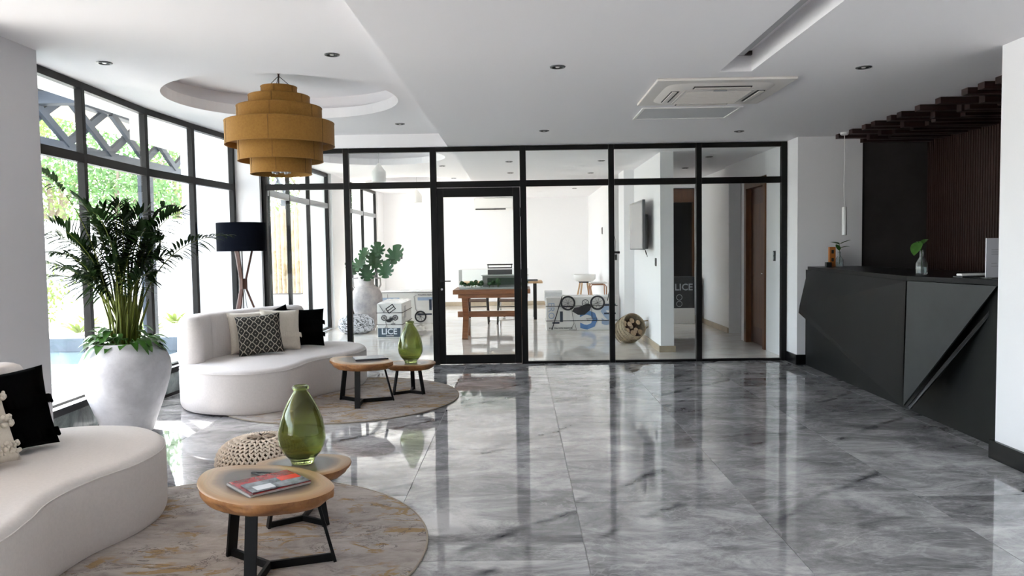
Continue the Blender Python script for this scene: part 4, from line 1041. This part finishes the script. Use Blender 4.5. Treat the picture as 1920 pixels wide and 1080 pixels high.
MB().box(.2001, .2025, -.35, -.2, .05, .12).build('side_panel', INKB, t)
m = MB()
for k in range(5): m.box(.2001, .203, -.48+k*.06, -.47+k*.06, .10+.02*(k % 2), .34)
m.box(.2001, .203, -.3, -.1, .3, .5); m.build('side_print', GREYP, t)
# long carton behind
w, d, h = 1.25, .42, .61
t = carton('wrapped_bicycle_carton', (-2.12, 14.72, .001), w, d, h, 'long white printed carton with a wheel drawing, lying behind the end-on one')
F = front(d); strap(t, w, d, h, h-.01)
text_mesh('FOLDING ELECTRIC BIKE', .040, 'lettering', INK, t, F @ Matrix.Translation((.38, -.001, .545)) @ FACE, bold=.001)
MB().box(.15, .45, -.002, 0, .44, .50, M=F).build('letter_shape', PBLUE, t)
m = MB(); m.box(.44, .56, -.004, 0, .48, .50, M=F); m.box(.37, .42, -.004, 0, .25, .46, M=F); m.box(.14, .42, -.004, 0, .16, .19, M=F); m.build('letter_shadow', INKB, t)
m = MB(); ring_(m, F, .20, .13, .10, .03, 8); line_(m, F, [(.20, .13), (.11, .27), (.08, .52), (.13, .54)], .018); m.build('wheel_print', INK, t)
MB().box(-.6, -.2, -.002, 0, .42, .50, M=F).build('letter_shape', PBLUE, t)
MB().bar(fp(F, -.42, .42), fp(F, -.43, .57), .014, .004).build('strap_end', STRAP, t)

# urn with monstera
t = thing('tall_urn', (-2.73, 13.45, 0), 'tall weathered grey urn by the back room window pier', 'urn')
URN = mat('weathered_clay', (.60, .54, .51), .85, vary=(3, .45, (.30, .28, .29)), bump=(12, .6))
MB().lathe([(.13, 0), (.17, .1), (.24, .35), (.275, .52), (.27, .64), (.22, .74), (.15, .79), (.135, .82), (.14, .92), (.165, .99), (.165, 1.01), (.15, 1.0), (.125, .84)], n=40, cap1=False, wob=lambda a, z: 1+.012*sin(3*a+z*5)).build('urn_body', URN, t, 60)
def ear(m, s): m.tube([(.15*s, 0, .93), (.24*s, 0, .92), (.25*s, 0, .80), (.2*s, 0, .72)], .018, 8)
m = MB(); ear(m, 1); m.build('handle', URN, t, 60)
m = MB(); ear(m, -1); m.build('handle', URN, t, 60)
t = thing('monstera_plant', (-2.73, 13.45, .95), 'monstera with large split leaves standing in the weathered urn', 'plant')
def mon_leaf(c, tilt, yaw, s):
    P = []; n = 44
    for i in range(n):
        a = 2*pi*i/n; r_ = (1-.32*cos(a))*.5*s; k = 1.0
        if i % 4 == 2 and .25 < abs(((a+pi) % (2*pi))-pi)/pi < .9: k = .6
        P.append((sin(a)*r_*k, -cos(a)*r_*k*1.1+.1*s))
    M = Matrix.Translation(c) @ Matrix.Rotation(yaw, 4, 'Z') @ Matrix.Rotation(tilt, 4, 'X')
    m = MB(); vs_ = [M @ Vector((0, 0, -.02*s))]+[M @ Vector((x, y, .10*s*((abs(x)/s)**2)*4)) for x, y in P]
    m.faces(vs_, [(0, 1+i, 1+(i+1) % n) for i in range(n)]); return m.build('leaf', LEAF3, t, 60)
for c, ti, ya, s in [((.22, -.05, .42), 70, 10, .26), ((.52, -.1, .30), 65, -25, .36), ((.18, -.15, .22), 60, 25, .30), ((-.10, -.15, .18), 60, -30, .30), ((.38, -.2, .05), 75, -10, .30), ((.05, -.2, .0), 75, 20, .28), ((-.25, .05, .1), 60, 40, .28), ((.12, .1, .32), 50, 0, .24), ((-.02, -.1, .36), 65, -20, .22)]:
    mon_leaf(Vector(c), R(ti), R(ya), s)
    MB().tube([(0, 0, -.08), (c[0]*.4, c[1]*.4, c[2]*.6+.05), c], .007, 6).build('stem', LEAF3, t, 60)
t = thing('patterned_pouf', (-2.83, 12.95, 0), 'low round grey pouf with dark scribbled pattern at the foot of the urn', 'pouf')
SCR = mat('scribbled_fabric', (.50, .50, .53), .9); nt = SCR.node_tree; b = nt.nodes['Principled BSDF']; tc = N(nt, 'ShaderNodeTexCoord')
rd = math_(nt, 'ABSOLUTE', math_(nt, 'SUBTRACT', noise_(nt, tc.outputs['Object'], 9, 3, .6, 1.5), .5)); nt.links.new(ramp(nt, rd, [(0, (.05, .05, .05)), (.025, (.08, .08, .08)), (.05, (.55, .55, .58))]), b.inputs['Base Color'])
MB().lathe([(.18, 0), (.27, .04), (.31, .13), (.29, .23), (.2, .31), (.02, .33)], n=40, wob=lambda a, z: 1+.03*sin(3*a+1)+.02*sin(7*a+z*9)).build('pouf_body', SCR, t, 60)

# dining table with architectural model
t = thing('trestle_table', (-.44, 12.1, 0), 'reddish teak trestle table seen through the glazed door', 'table')
MB().box(-.60, .60, -.42, .48, .715, .785, .006).build('tabletop', TEAK, t)
for sx in (-.43, .43):
    m = MB(); m.bar((sx, -.30, .0), (sx, .28, .70), .07, .09, up=(1, 0, 0), bev=.003); m.bar((sx+.0, .30, .0), (sx, -.28, .70), .07, .09, up=(1, 0, 0), bev=.003); m.build('leg', TEAK, t)
MB().box(-.56, .56, -.05, .05, .33, .42, .004).build('stretcher', TEAK, t)
MB().box(-.52, .56, -.40, -.36, .655, .714, .003).build('apron', TEAK, t)
t = thing('architectural_model', (-.42, 12.12, .786), 'architectural model of a grey building with green trees inside a clear case', 'model')
MB().box(-.52, .54, -.33, .33, 0, .02, .002).build('base_board', mat('grey_board', (.48, .50, .50), .6), t)
STN = mat('model_stone', (.32, .31, .29), .8, bump=(60, .6))
MB().box(-.18, .54, .02, .25, .021, .19, .003).build('building', STN, t)
MB().box(-.20, .56, .0, .27, .191, .205, .002).build('roof', mat('model_roof', (.5, .5, .48), .7, bump=(80, .5)), t)
MB().box(-.10, .38, -.012, .019, .05, .16).build('facade', mat('model_glass', (.03, .05, .03), .2), t)
random.seed(3)
for i in range(26):
    x = random.choice([random.uniform(-.50, -.12), random.uniform(.40, .52), random.uniform(-.3, .5)]); y = random.uniform(-.28, -.05); h_ = random.uniform(.05, .15)
    tr_ = MB().tube([(x, y, .02), (x, y, .02+h_*.5)], .003, 5).build('model_tree', STEM, t)
    m = MB(); m.lathe([(.005, h_*.35), (.03, h_*.5), (.034, h_*.75), (.02, h_*.95), (.003, h_)], (x, y, .02), 8, wob=lambda a, z: 1+.3*sin(a*3+x*50+z*90)); m.build('crown', mat('model_foliage', (.03, .09, .025), .9) if i == 0 else bpy.data.materials['model_foliage'], tr_)
m = MB(); m.box(-.53, .55, -.345, -.340, 0, .30); m.box(-.53, .55, .340, .345, 0, .30); m.box(-.535, -.53, -.345, .345, 0, .30); m.box(.55, .555, -.345, .345, 0, .30)
m.box(-.535, .555, -.345, .345, .3001, .305); m.build('clear_case', GLASS, t)

# desk, office chair, dining chairs
t = thing('desk', (-.35, 15.25, 0), 'long wooden desk behind the trestle table', 'desk')
MB().box(-.80, .80, -.35, .35, .72, .755, .004).build('desktop', OAK, t)
for a, b_ in ((-.7, -.28), (.65, -.28), (-.7, .28), (.65, .28)): MB().box(a-.03, a+.03, b_-.03, b_+.03, 0, .719, .003).build('leg', BLACKS, t)
t = thing('laptop', (-.12+.35, 15.2, .756), 'small dark laptop at the right end of the desk', 'laptop')
MB().box(-.13, .13, -.09, .09, 0, .014, .003).build('keyboard', BLACKP, t)
MB().box(-.13, .13, .09, .1, .0, .03, .002).build('screen', BLACKP, t)
t = thing('desk_calendar', (.08, 15.3, .756), 'small blue and white desk calendar on the desk', 'calendar')
m = MB(); m.prism([(-.05, 0), (.05, 0), (0, .09)], -.06, .06, Matrix.Rotation(pi/2, 4, 'Z') @ Matrix.Rotation(pi/2, 4, 'X')); m.build('card', PBLUE, t)
def office_chair(loc):
    t = thing('office_chair', loc, 'black office chair with low mesh back behind the desk', 'chair')
    MB().box(-.25, .25, -.24, .24, .44, .50, .02).build('seat', BLACKP, t)
    MB().box(-.26, .26, .22, .245, .70, 1.02, .01).build('backrest', mat('black_mesh', (.05, .05, .055), .7), t)
    MB().box(-.27, .27, .215, .25, 1.06, 1.09, .008).build('head_rail', BLACKP, t)
    m = MB(); m.bar((-.25, .235, .48), (-.25, .235, 1.07), .02); m.bar((.25, .235, .48), (.25, .235, 1.07), .02); m.build('back_frame', CHROME, t)
    MB().lathe([(.03, .08), (.025, .44)], n=14).build('column', CHROME, t, 40)
    for k in range(5):
        a = 2*pi*k/5; MB().bar((0, 0, .10), (.30*cos(a), .30*sin(a), .07), .04, .025).build('base_spoke', CHROME, t)
        MB().lathe([(.025, -.015), (.025, .015)], n=12, M=Matrix.Translation((.30*cos(a), .30*sin(a), .0265)) @ Matrix.Rotation(pi/2, 4, 'X')).build('caster', BLACKP, t)
office_chair((-.42, 15.85, 0))
def dining_chair(loc, rz, label):
    t = thing('dining_chair', loc, label, 'chair', rz)
    MB().box(-.23, .23, -.21, .21, .42, .455, .01).build('seat', mat('woven_brown_seat', (.16, .10, .075), .8, bump=(90, .6)) if 'woven_brown_seat' not in bpy.data.materials else bpy.data.materials['woven_brown_seat'], t)
    for sx in (-.21, .21):
        MB().tube([(sx*1.1, -.20, 0), (sx, -.19, .42), (sx, -.19, .62)], [.013, .018, .014], 8).build('leg', DARKW, t, 50)
        MB().tube([(sx*1.1, .22, 0), (sx, .20, .44), (sx, .24, .72)], [.013, .018, .014], 8).build('leg', DARKW, t, 50)
        MB().tube([(sx, -.19, .62), (sx*1.05, .0, .65), (sx, .24, .70)], .014, 8).build('armrest', DARKW, t, 50)
        MB().bar((sx, -.19, .22), (sx, .20, .22), .018).build('stretcher', DARKW, t)
    MB().tube([(-.21, .24, .72), (-.1, .29, .76), (.1, .29, .76), (.21, .24, .72)], .018, 8).build('backrest', DARKW, t, 50)
    MB().bar((-.21, -.19, .30), (.21, -.19, .30), .018).build('stretcher', DARKW, t)
dining_chair((-.83, 14.35, 0), R(180), 'dark dining chair with brown seat tucked behind the trestle table, left one')
dining_chair((-.20, 14.30, 0), R(180), 'dark dining chair with brown seat behind the trestle table, right one')
# bar stools
def stool(loc, label, rz, wood_m):
    t = thing('bar_stool', loc, label, 'stool', rz)
    m = MB(); m.lathe([(.02, .70), (.17, .705), (.225, .745), (.235, .82), (.23, .85), (.222, .85), (.215, .76), (.16, .725), (.02, .72)], n=36); m.build('bucket_seat', mat('white_shell', (.80, .79, .77), .45) if 'white_shell' not in bpy.data.materials else bpy.data.materials['white_shell'], t, 50)
    MB().lathe([(.12, .675), (.13, .70), (.02, .70)], n=24).build('seat_plate', BLACKP, t)
    for k in range(4):
        a = pi/4+k*pi/2; MB().bar((.27*cos(a), .27*sin(a), 0), (.11*cos(a), .11*sin(a), .68), .030, .024, bev=.004).build('leg', wood_m, t)
    MB().tube([(.20*cos(2*pi*i/24), .20*sin(2*pi*i/24), .25) for i in range(24)], .009, 6, True).build('foot_ring', BLACKS, t, 50)
stool((1.36, 15.9, 0), 'white bucket bar stool with pale wooden legs behind the right carton', R(10), OAK)
t = thing('bar_stool', (1.49, 14.6, 0), 'white flat seated stool with bent copper legs, cut by a black window post', 'stool')
MB().box(-.15, .17, -.19, .19, .72, .745, .01).build('seat', bpy.data.materials['white_shell'], t)
COP = mat('copper_tube', (.45, .22, .12), .35, metal=.5)
for s in (-.17, .17):
    MB().tube([(-.155, s, 0), (-.14, s, .66), (-.11, s, .70), (.13, s, .70), (.155, s, .66), (.165, s, 0)], .011, 8).build('leg_frame', COP, t, 60)
# log basket, tipped on its side
t = thing('log_basket', (1.59, 11.15, .0), 'woven basket tipped on its side and full of cut round logs', 'basket')
WIC = mat('woven_rush', (.42, .33, .22), .9, vary=(40, .5), bump=(70, 1.0))
MT = Matrix.Translation((0, 0, .19)) @ Matrix.Rotation(R(28), 4, 'Z') @ Matrix.Rotation(R(62), 4, 'X')
MB().lathe([(.02, -.17), (.13, -.17), (.18, -.08), (.20, .05), (.185, .18), (.175, .18), (.185, .04), (.165, -.07), (.12, -.155), (.02, -.155)], n=40, M=MT).build('basket_body', WIC, t, 60)
m = MB()
for z in (-.12, -.06, 0, .06, .12, .18): m.tube([MT @ Vector((.205*cos(2*pi*i/40)*(1-.1*abs(z-.03)/.15), .205*sin(2*pi*i/40)*(1-.1*abs(z-.03)/.15), z)) for i in range(40)], .007, 5, True)
tag(m.build('basket_rim', WIC, t, 60), kind='stuff')
for s in (1, -1): MB().tube([MT @ Vector(p) for p in ((s*.185, -.06, .16), (s*.23, -.04, .22), (s*.24, .0, .24), (s*.23, .04, .22), (s*.185, .06, .16))], .010, 8).build('handle', WIC, t, 60)
LOGM = mat('log_bark', (.20, .11, .07), .9, vary=(20, .5)); LOGE = mat('log_end', (.58, .42, .27), .8, vary=(40, .3))
random.seed(8); k = 0
for (x, y) in [(0, -.09), (.07, -.05), (-.08, -.04), (.10, .05), (-.04, .04), (.03, .10), (-.10, .07), (.0, .02), (-.02, -.14), (.12, -.09)]:
    z1 = random.uniform(.08, .15); r_ = random.uniform(.036, .048)
    o = thing('cut_log', (1.59, 11.15, 0), 'short round cut log lying in the tipped basket', 'log', group='logs in the basket')
    MB().lathe([(r_, -.12), (r_, z1-.002)], (x, y, 0), 14, M=MT).build('bark', LOGM, o, 50)
    e = MB().lathe([(r_*.97, z1-.002), (r_*.93, z1+.001), (.003, z1+.001)], (x, y, 0), 14, M=MT).build('sawn_end', LOGE, o, 50)

# television on the divider wall
t = thing('television', (1.874, 11.2, 1.72), 'flat television mounted on the white wall in the back room', 'television')
MB().box(-.155, -.115, -.60, .60, -.35, .35, .004).build('housing', mat('tv_grey_back', (.10, .10, .105), .4), t)
MB().box(-.158, -.1551, -.585, .585, -.335, .335).build('screen', mat('tv_screen', (.22, .22, .225), .22), t)
MB().box(-.1149, 0, -.13, .13, -.15, .15, .004).build('wall_mount', BLACKS, t); MB().box(-.114, -.06, -.5, .3, -.34, .15, .01).build('rear_bulge', BLACKP, t)
MB().tube([(-.10, -.45, -.33), (-.08, -.44, -.42), (-.09, -.46, -.36), (-.06, -.43, -.45)], .004, 6).build('cable', BLACKP, t)
# wall hung intercom with looped cord
t = thing('cord_fitting', (1.60, 12.95, 0), 'small dark wall fitting with hanging cord loops beside the grey pier', 'wall fitting')
m = MB(); m.tube([(.0, 0, 1.33), (-.01, 0, 1.5), (.0, 0, 1.6)], .004, 6); m.tube([(.03, 0, 1.33), (.04, 0, 1.5), (.02, 0, 1.6)], .004, 6); m.build('cord', BLACKP, t)
MB().box(-.02, .11, -.02, .02, 1.30, 1.34, .004).build('bracket', BLACKS, t)
MB().lathe([(.02, 1.18), (.024, 1.30)], (-.005, 0, 0), 12).build('weight', GREYP, t); MB().lathe([(.02, 1.19), (.022, 1.29)], (.045, .0, 0), 12).build('weight', BLACKP, t)

# split unit on the end wall
t = thing('wall_air_conditioner', (-.62, 18.8, 2.5), 'white split air conditioner high on the end wall', 'air conditioner')
MB().box(-.47, .47, -.22, 0, -.15, .15, .02).build('casing', WHITEP, t)
MB().box(-.44, .30, -.224, -.2201, -.135, -.105).build('air_slot', DARKP, t); MB().box(-.43, .43, -.223, -.2201, -.095, -.09).build('flap_line', GREYP, t)
# white bell pendants of the back room
def bell(loc, z, label, s=1):
    t = thing('bell_pendant', (loc[0], loc[1], 3.044), label, 'pendant light')
    z -= 3.044
    MB().lathe([(.10*s, z), (.105*s, z+.02), (.105*s, z+.13), (.10*s, z+.16), (.045*s, z+.23), (.03*s, z+.26), (.008, z+.28), (.02*s, z+.25), (.095*s, z+.15), (.097*s, z+.005)], n=32, cap0=False, cap1=False).build('bell_shade', WHITEP, t, 50)
    MB().tube([(0, 0, -.02), (0, 0, z+.27)], .0035, 6).build('cord', GREYP, t); MB().lathe([(.04, 0), (.04, -.02)], n=16).build('ceiling_rose', WHITEP, t)
bell((-2.09, 11.4), 2.44, 'white bell pendant seen through the upper pane left of the door')
bell((-2.13, 15.9), 2.40, 'smaller white bell pendant farther back, above the cartons')
# carton in the dark doorway
t = thing('dark_carton', (2.98, 14.0, .0), 'tall black printed carton with white lower part in the dark doorway', 'box')
MB().box(-.22, .20, -.2, .2, .0, .28, .006).build('lower_half', CARD, t); MB().box(-.22, .20, -.2, .2, .281, .85, .006).build('upper_half', mat('black_card', (.008, .008, .01), .5), t)
text_mesh('LICE', .17, 'lettering', mat('grey_lettering', (.35, .37, .4), .5), t, Matrix.Translation((0, -.204, .66)) @ FACE, bold=.003)
m = MB(); ring_(m, front(.4), -.08, .48, .05, .01, 0); ring_(m, front(.4), -.08, .36, .05, .01, 0); m.build('wheel_print', GREYP, t)

# ------------------------------------------------------------------ outside
PAVE = mat('pale_terrace_stone', (.66, .64, .60), .8, vary=(1.5, .12), bump=(30, .2))
ter = struct(MB().box(-4.9, -3.6, -8, 26, -.2, -.01).build('terrace', PAVE), 'pale stone terrace outside the windows')
struct(MB().box(-40, -4.9, -30, 4.0, -.2, -.011).build('terrace', PAVE)); struct(MB().box(-14, -4.9, 12.25, 26, -.2, -.012).build('terrace', mat('pale_gravel', (.62, .58, .52), .95, vary=(30, .3), bump=(120, 1.0))), 'pale gravel garden bed beyond the pool')
struct(MB().box(-60, -14, 4.0, 60, -.22, -.013).build('terrace', PAVE)); struct(MB().box(-14, -3.6, 26.0, 60, -.22, -.013).build('terrace', PAVE)); struct(MB().box(-3.6, 60, 19.1, 60, -.22, -.013).build('terrace', PAVE)); struct(MB().box(5.1, 60, -30, 19.1, -.22, -.014).build('terrace', PAVE)); struct(MB().box(-4.9, 5.1, -30, -8, -.22, -.015).build('terrace', PAVE)); struct(MB().box(-3.6, 5.1, -8, YB-.16, -.22, -.015).build('terrace', PAVE))
PT = mat('pool_stone', (.20, .23, .27), .5, vary=(2, .3))
pw = struct(thing('pool', (-9.4, 8.1, 0), None, None), 'rectangular pool with dark stone coping')
m = MB(); m.box(-4.6, 4.5, -4.1, 3.9, -1.2, -1.0); m.build('pool_bottom', mat('pool_tile', (.25, .55, .65), .4), pw)
for a in ((-4.6, -4.5, -4.1, 3.9), (4.4, 4.5, -4.1, 3.9), (-4.5, 4.4, -4.1, -4.0)): MB().box(*a, -1.0, -.02).build('pool_wall', PT, pw)
k = 0
for i in range(9): 
    x = -4.49+i*.99; MB().box(x, x+.975, 3.85, 4.15, -.35, .085, .004).build('coping_stone', PT, pw)
WAT = mat('pool_water', (.55, .82, .88), .02, trans=.9, ior=1.33, bump=(3, .25))
MB().box(-4.5, 4.4, -4.0, 3.85, -.13, -.125).build('water', WAT, pw)
# garden wall, pier, roof, truss
WW = mat('sunlit_render', (.80, .78, .74), .85)
struct(MB().box(-34, -4.2, 25.2, 25.5, 0, 2.55).build('garden_wall', WW), 'white rendered garden wall beyond the pool')
struct(MB().box(-26.3, -26, 0, 25.5, 0, 2.4).build('garden_wall', WW))
struct(MB().box(-4.62, -3.86, 10.4, 10.8, 0, 2.95).build('outdoor_column', mat('pale_pier_render', (.72, .72, .74), .85)), 'pale rendered pier outside the window')
struct(MB().box(-5.2, -3.7, 10.2, 13.2, 2.951, 3.35).build('trim_2', mat('pale_fascia', (.66, .63, .58), .85)), 'pale fascia outside over the terrace')
t = thing('bamboo_screen', (-5.9, 18.6, 0), 'tall sandy bamboo screen in the garden outside the back room', 'screen')
BAM = mat('sunbleached_bamboo', (.58, .45, .28), .7, vary=(5, .5))
for i in range(16): MB().lathe([(.045, 0), (.05, .6), (.045, 1.3), (.048, 2.45+.1*sin(i*2.2))], (-.9+i*.112, .02*sin(i*1.7), 0), 8).build('cane', BAM, t, 60)
t = thing('planter_box', (-5.6, 17.7, 0), 'grey planter trough in front of the bamboo screen', 'planter')
MB().box(-1.0, 1.0, -.25, .25, 0, .42, .01).build('trough', mat('grey_trough', (.4, .41, .42), .7), t); MB().box(-.95, .95, -.2, .2, .421, .43).build('soil', SOIL, t)
# high roof with timber soffit over the walkway, gap between shaped to admit the sun patch
SOF = mat('soffit_boards', (.62, .50, .38), .7, vary=(3, .25))
def roof(y0, y1, x0=-7.4, x1=-4.4):
    r_ = struct(thing('sun_screen_roof', ((x0+x1)/2, y0, 3.62), None, None), 'flat outdoor roof with timber soffit, extent set to screen the sun'); w_ = x1-x0; L = y1-y0
    MB().box(-w_/2, w_/2, 0, L, .04, .22).build('slab', WW, r_)
    n = int(w_/.25)
    for i in range(n): MB().box(-w_/2+i*w_/n+.004, -w_/2+(i+1)*w_/n-.004, 0, L, 0, .038).build('soffit_board', SOF, r_)
roof(8.9, 16.6); roof(-6, 5.6, -7.4, -3.75)  # second roof is unseen, added to keep sun off the near sofa
STL = mat('grey_blue_steel', (.055, .068, .09), .6)
t = thing('lattice_truss', (-6.1, 5.0, 0), 'grey steel lattice truss spanning outside the windows', 'truss')
MB().box(-.08, .08, 0, 15, 2.78, 2.92).build('bottom_chord', STL, t); MB().box(-.08, .08, 0, 15, 3.48, 3.58).build('top_chord', STL, t)
for i in range(14):
    y = i*1.05
    MB().bar((0, y, 2.9), (0, y+1.0, 3.5), .10, .06, up=(1, 0, 0)).build('diagonal', STL, t); MB().bar((.07, y+1.0, 2.9), (.07, y, 3.5), .10, .06, up=(1, 0, 0)).build('diagonal', STL, t)
MB().box(-1.2, 2.3, 4.45, 4.62, 3.30, 3.45).build('cross_beam', STL, t)
for y in (.1, 7.4, 14.8): MB().box(-.09, .09, y-.08, y+.08, 0, 2.78).build('post', STL, t)
# trees beyond the wall
LG = [mat('sunlit_foliage_a', (.16, .26, .06), .7), mat('sunlit_foliage_b', (.22, .30, .09), .7), mat('sunlit_foliage_c', (.10, .20, .06), .7)]
BARK = mat('bark', (.22, .17, .13), .9, bump=(12, .8))
def tree(x, y, h, r, label, seed, mi):
    random.seed(seed); t = thing('garden_tree', (x, y, 0), label, 'tree', group='trees beyond the garden wall')
    MB().tube([(0, 0, 0), (.1, .05, h*.3), (-.05, .1, h*.55), (.1, 0, h*.75)], [.16, .13, .09, .04], 8).build('trunk', BARK, t, 60)
    for k in range(4):
        a = random.uniform(0, 6.28); MB().tube([(0, .05, h*.35), (r*.4*cos(a), r*.4*sin(a), h*.6), (r*.7*cos(a), r*.7*sin(a), h*.8)], [.07, .05, .02], 6).build('branch', BARK, t, 60)
    vs_ = []; fs = []
    cl_ = [(random.uniform(-.7, .7)*r, random.uniform(-.7, .7)*r, h*.62+random.uniform(-.34, .36)*h, random.uniform(.25, .5)*r) for _ in range(26)]
    for i in range(5200):
        cx, cy, cz, cr_ = random.choice(cl_); d = Vector((random.gauss(0, 1), random.gauss(0, 1), random.gauss(0, .8))).normalized()*cr_*random.uniform(.6, 1)
        p = Vector((cx, cy, cz))+d; u = Vector((random.gauss(0, 1), random.gauss(0, 1), random.gauss(0, 1))).normalized(); v = u.orthogonal().normalized(); s_ = random.uniform(.05, .12)
        b0 = len(vs_); vs_ += [p-u*s_, p+v*s_*.5, p+u*s_, p-v*s_*.5]; fs.append((b0, b0+1, b0+2, b0+3))
    me = bpy.data.meshes.new('foliage'); me.from_pydata(vs_, [], fs); me.materials.append(LG[mi])
    o = bpy.data.objects.new('foliage', me); COL.objects.link(o); o.parent = t; tag(o, kind='stuff')
TR = [(-22, 27.5, 6.5, 2.6), (-18, 29, 7.5, 3.0), (-14.5, 27.3, 6, 2.5), (-24, 31, 8, 3.0), (-11.5, 30, 7, 2.8), (-27.5, 27, 6.5, 2.8), (-20, 33, 9, 3.2), (-15, 33, 9, 3.2), (-30, 24, 7, 3), (-9, 34, 8, 3)]
for i, (x, y, h, r) in enumerate(TR): tree(x, y, h, r, 'leafy green tree standing beyond the garden wall outside the windows', 20+i, i % 3)
# agaves and shrubs in the gravel bed
def agave(x, y, s, seed, label):
    random.seed(seed); t = thing('agave', (x, y, -.012), label, 'plant', group='low spiky plants in the gravel bed')
    for i in range(16):
        a = i*2.4; leaf_mesh(MB(), Vector((.03*cos(a), .03*sin(a), .02)), Vector((cos(a), sin(a), .5+.9*(i/16))), s*random.uniform(.8, 1.1), s*.16, .25, .5, 5).build('leaf', LG[1], t, 60)
for i, (x, y, s) in enumerate([(-9.6, 13.6, .45), (-8.9, 13.1, .4), (-7.9, 13.4, .5), (-7.1, 13.9, .45), (-6.5, 13.2, .4), (-5.9, 13.7, .5), (-5.4, 13.1, .45), (-10.8, 14.0, .5), (-8.4, 14.6, .5), (-6.9, 15.0, .5)]): agave(x, y, s, 50+i, 'spiky green plant in the gravel bed beyond the pool')
random.seed(77)
t = thing('garden_shrub', (-10.2, 15.2, 0), 'yellow green leafy shrub in the gravel bed behind the palm', 'shrub')
vs_ = []; fs = []
for i in range(2200):
    d = Vector((random.gauss(0, .35), random.gauss(0, .35), abs(random.gauss(.55, .3)))); u = Vector((random.gauss(0, 1), random.gauss(0, 1), random.gauss(0, 1))).normalized(); v = u.orthogonal().normalized(); s_ = .05
    b0 = len(vs_); vs_ += [d-u*s_, d+v*s_*.5, d+u*s_, d-v*s_*.5]; fs.append((b0, b0+1, b0+2, b0+3))
me = bpy.data.meshes.new('foliage'); me.from_pydata(vs_, [], fs); me.materials.append(LG[1]); o = bpy.data.objects.new('foliage', me); COL.objects.link(o); o.parent = t; tag(o, kind='stuff')
MB().tube([(0, 0, 0), (0, 0, .6)], .03, 6).build('stem', BARK, t)
t = thing('garden_rock', (-10.9, 13.2, -.05), 'grey boulder at the pool edge', 'rock')
MB().lathe([(.4, 0), (.5, .15), (.42, .32), (.2, .42), (.02, .44)], n=20, wob=lambda a, z: 1+.12*sin(2*a+z*3)+.08*sin(5*a)).build('rock_body', mat('grey_rock', (.25, .27, .30), .9, bump=(10, 1)), t, 60)
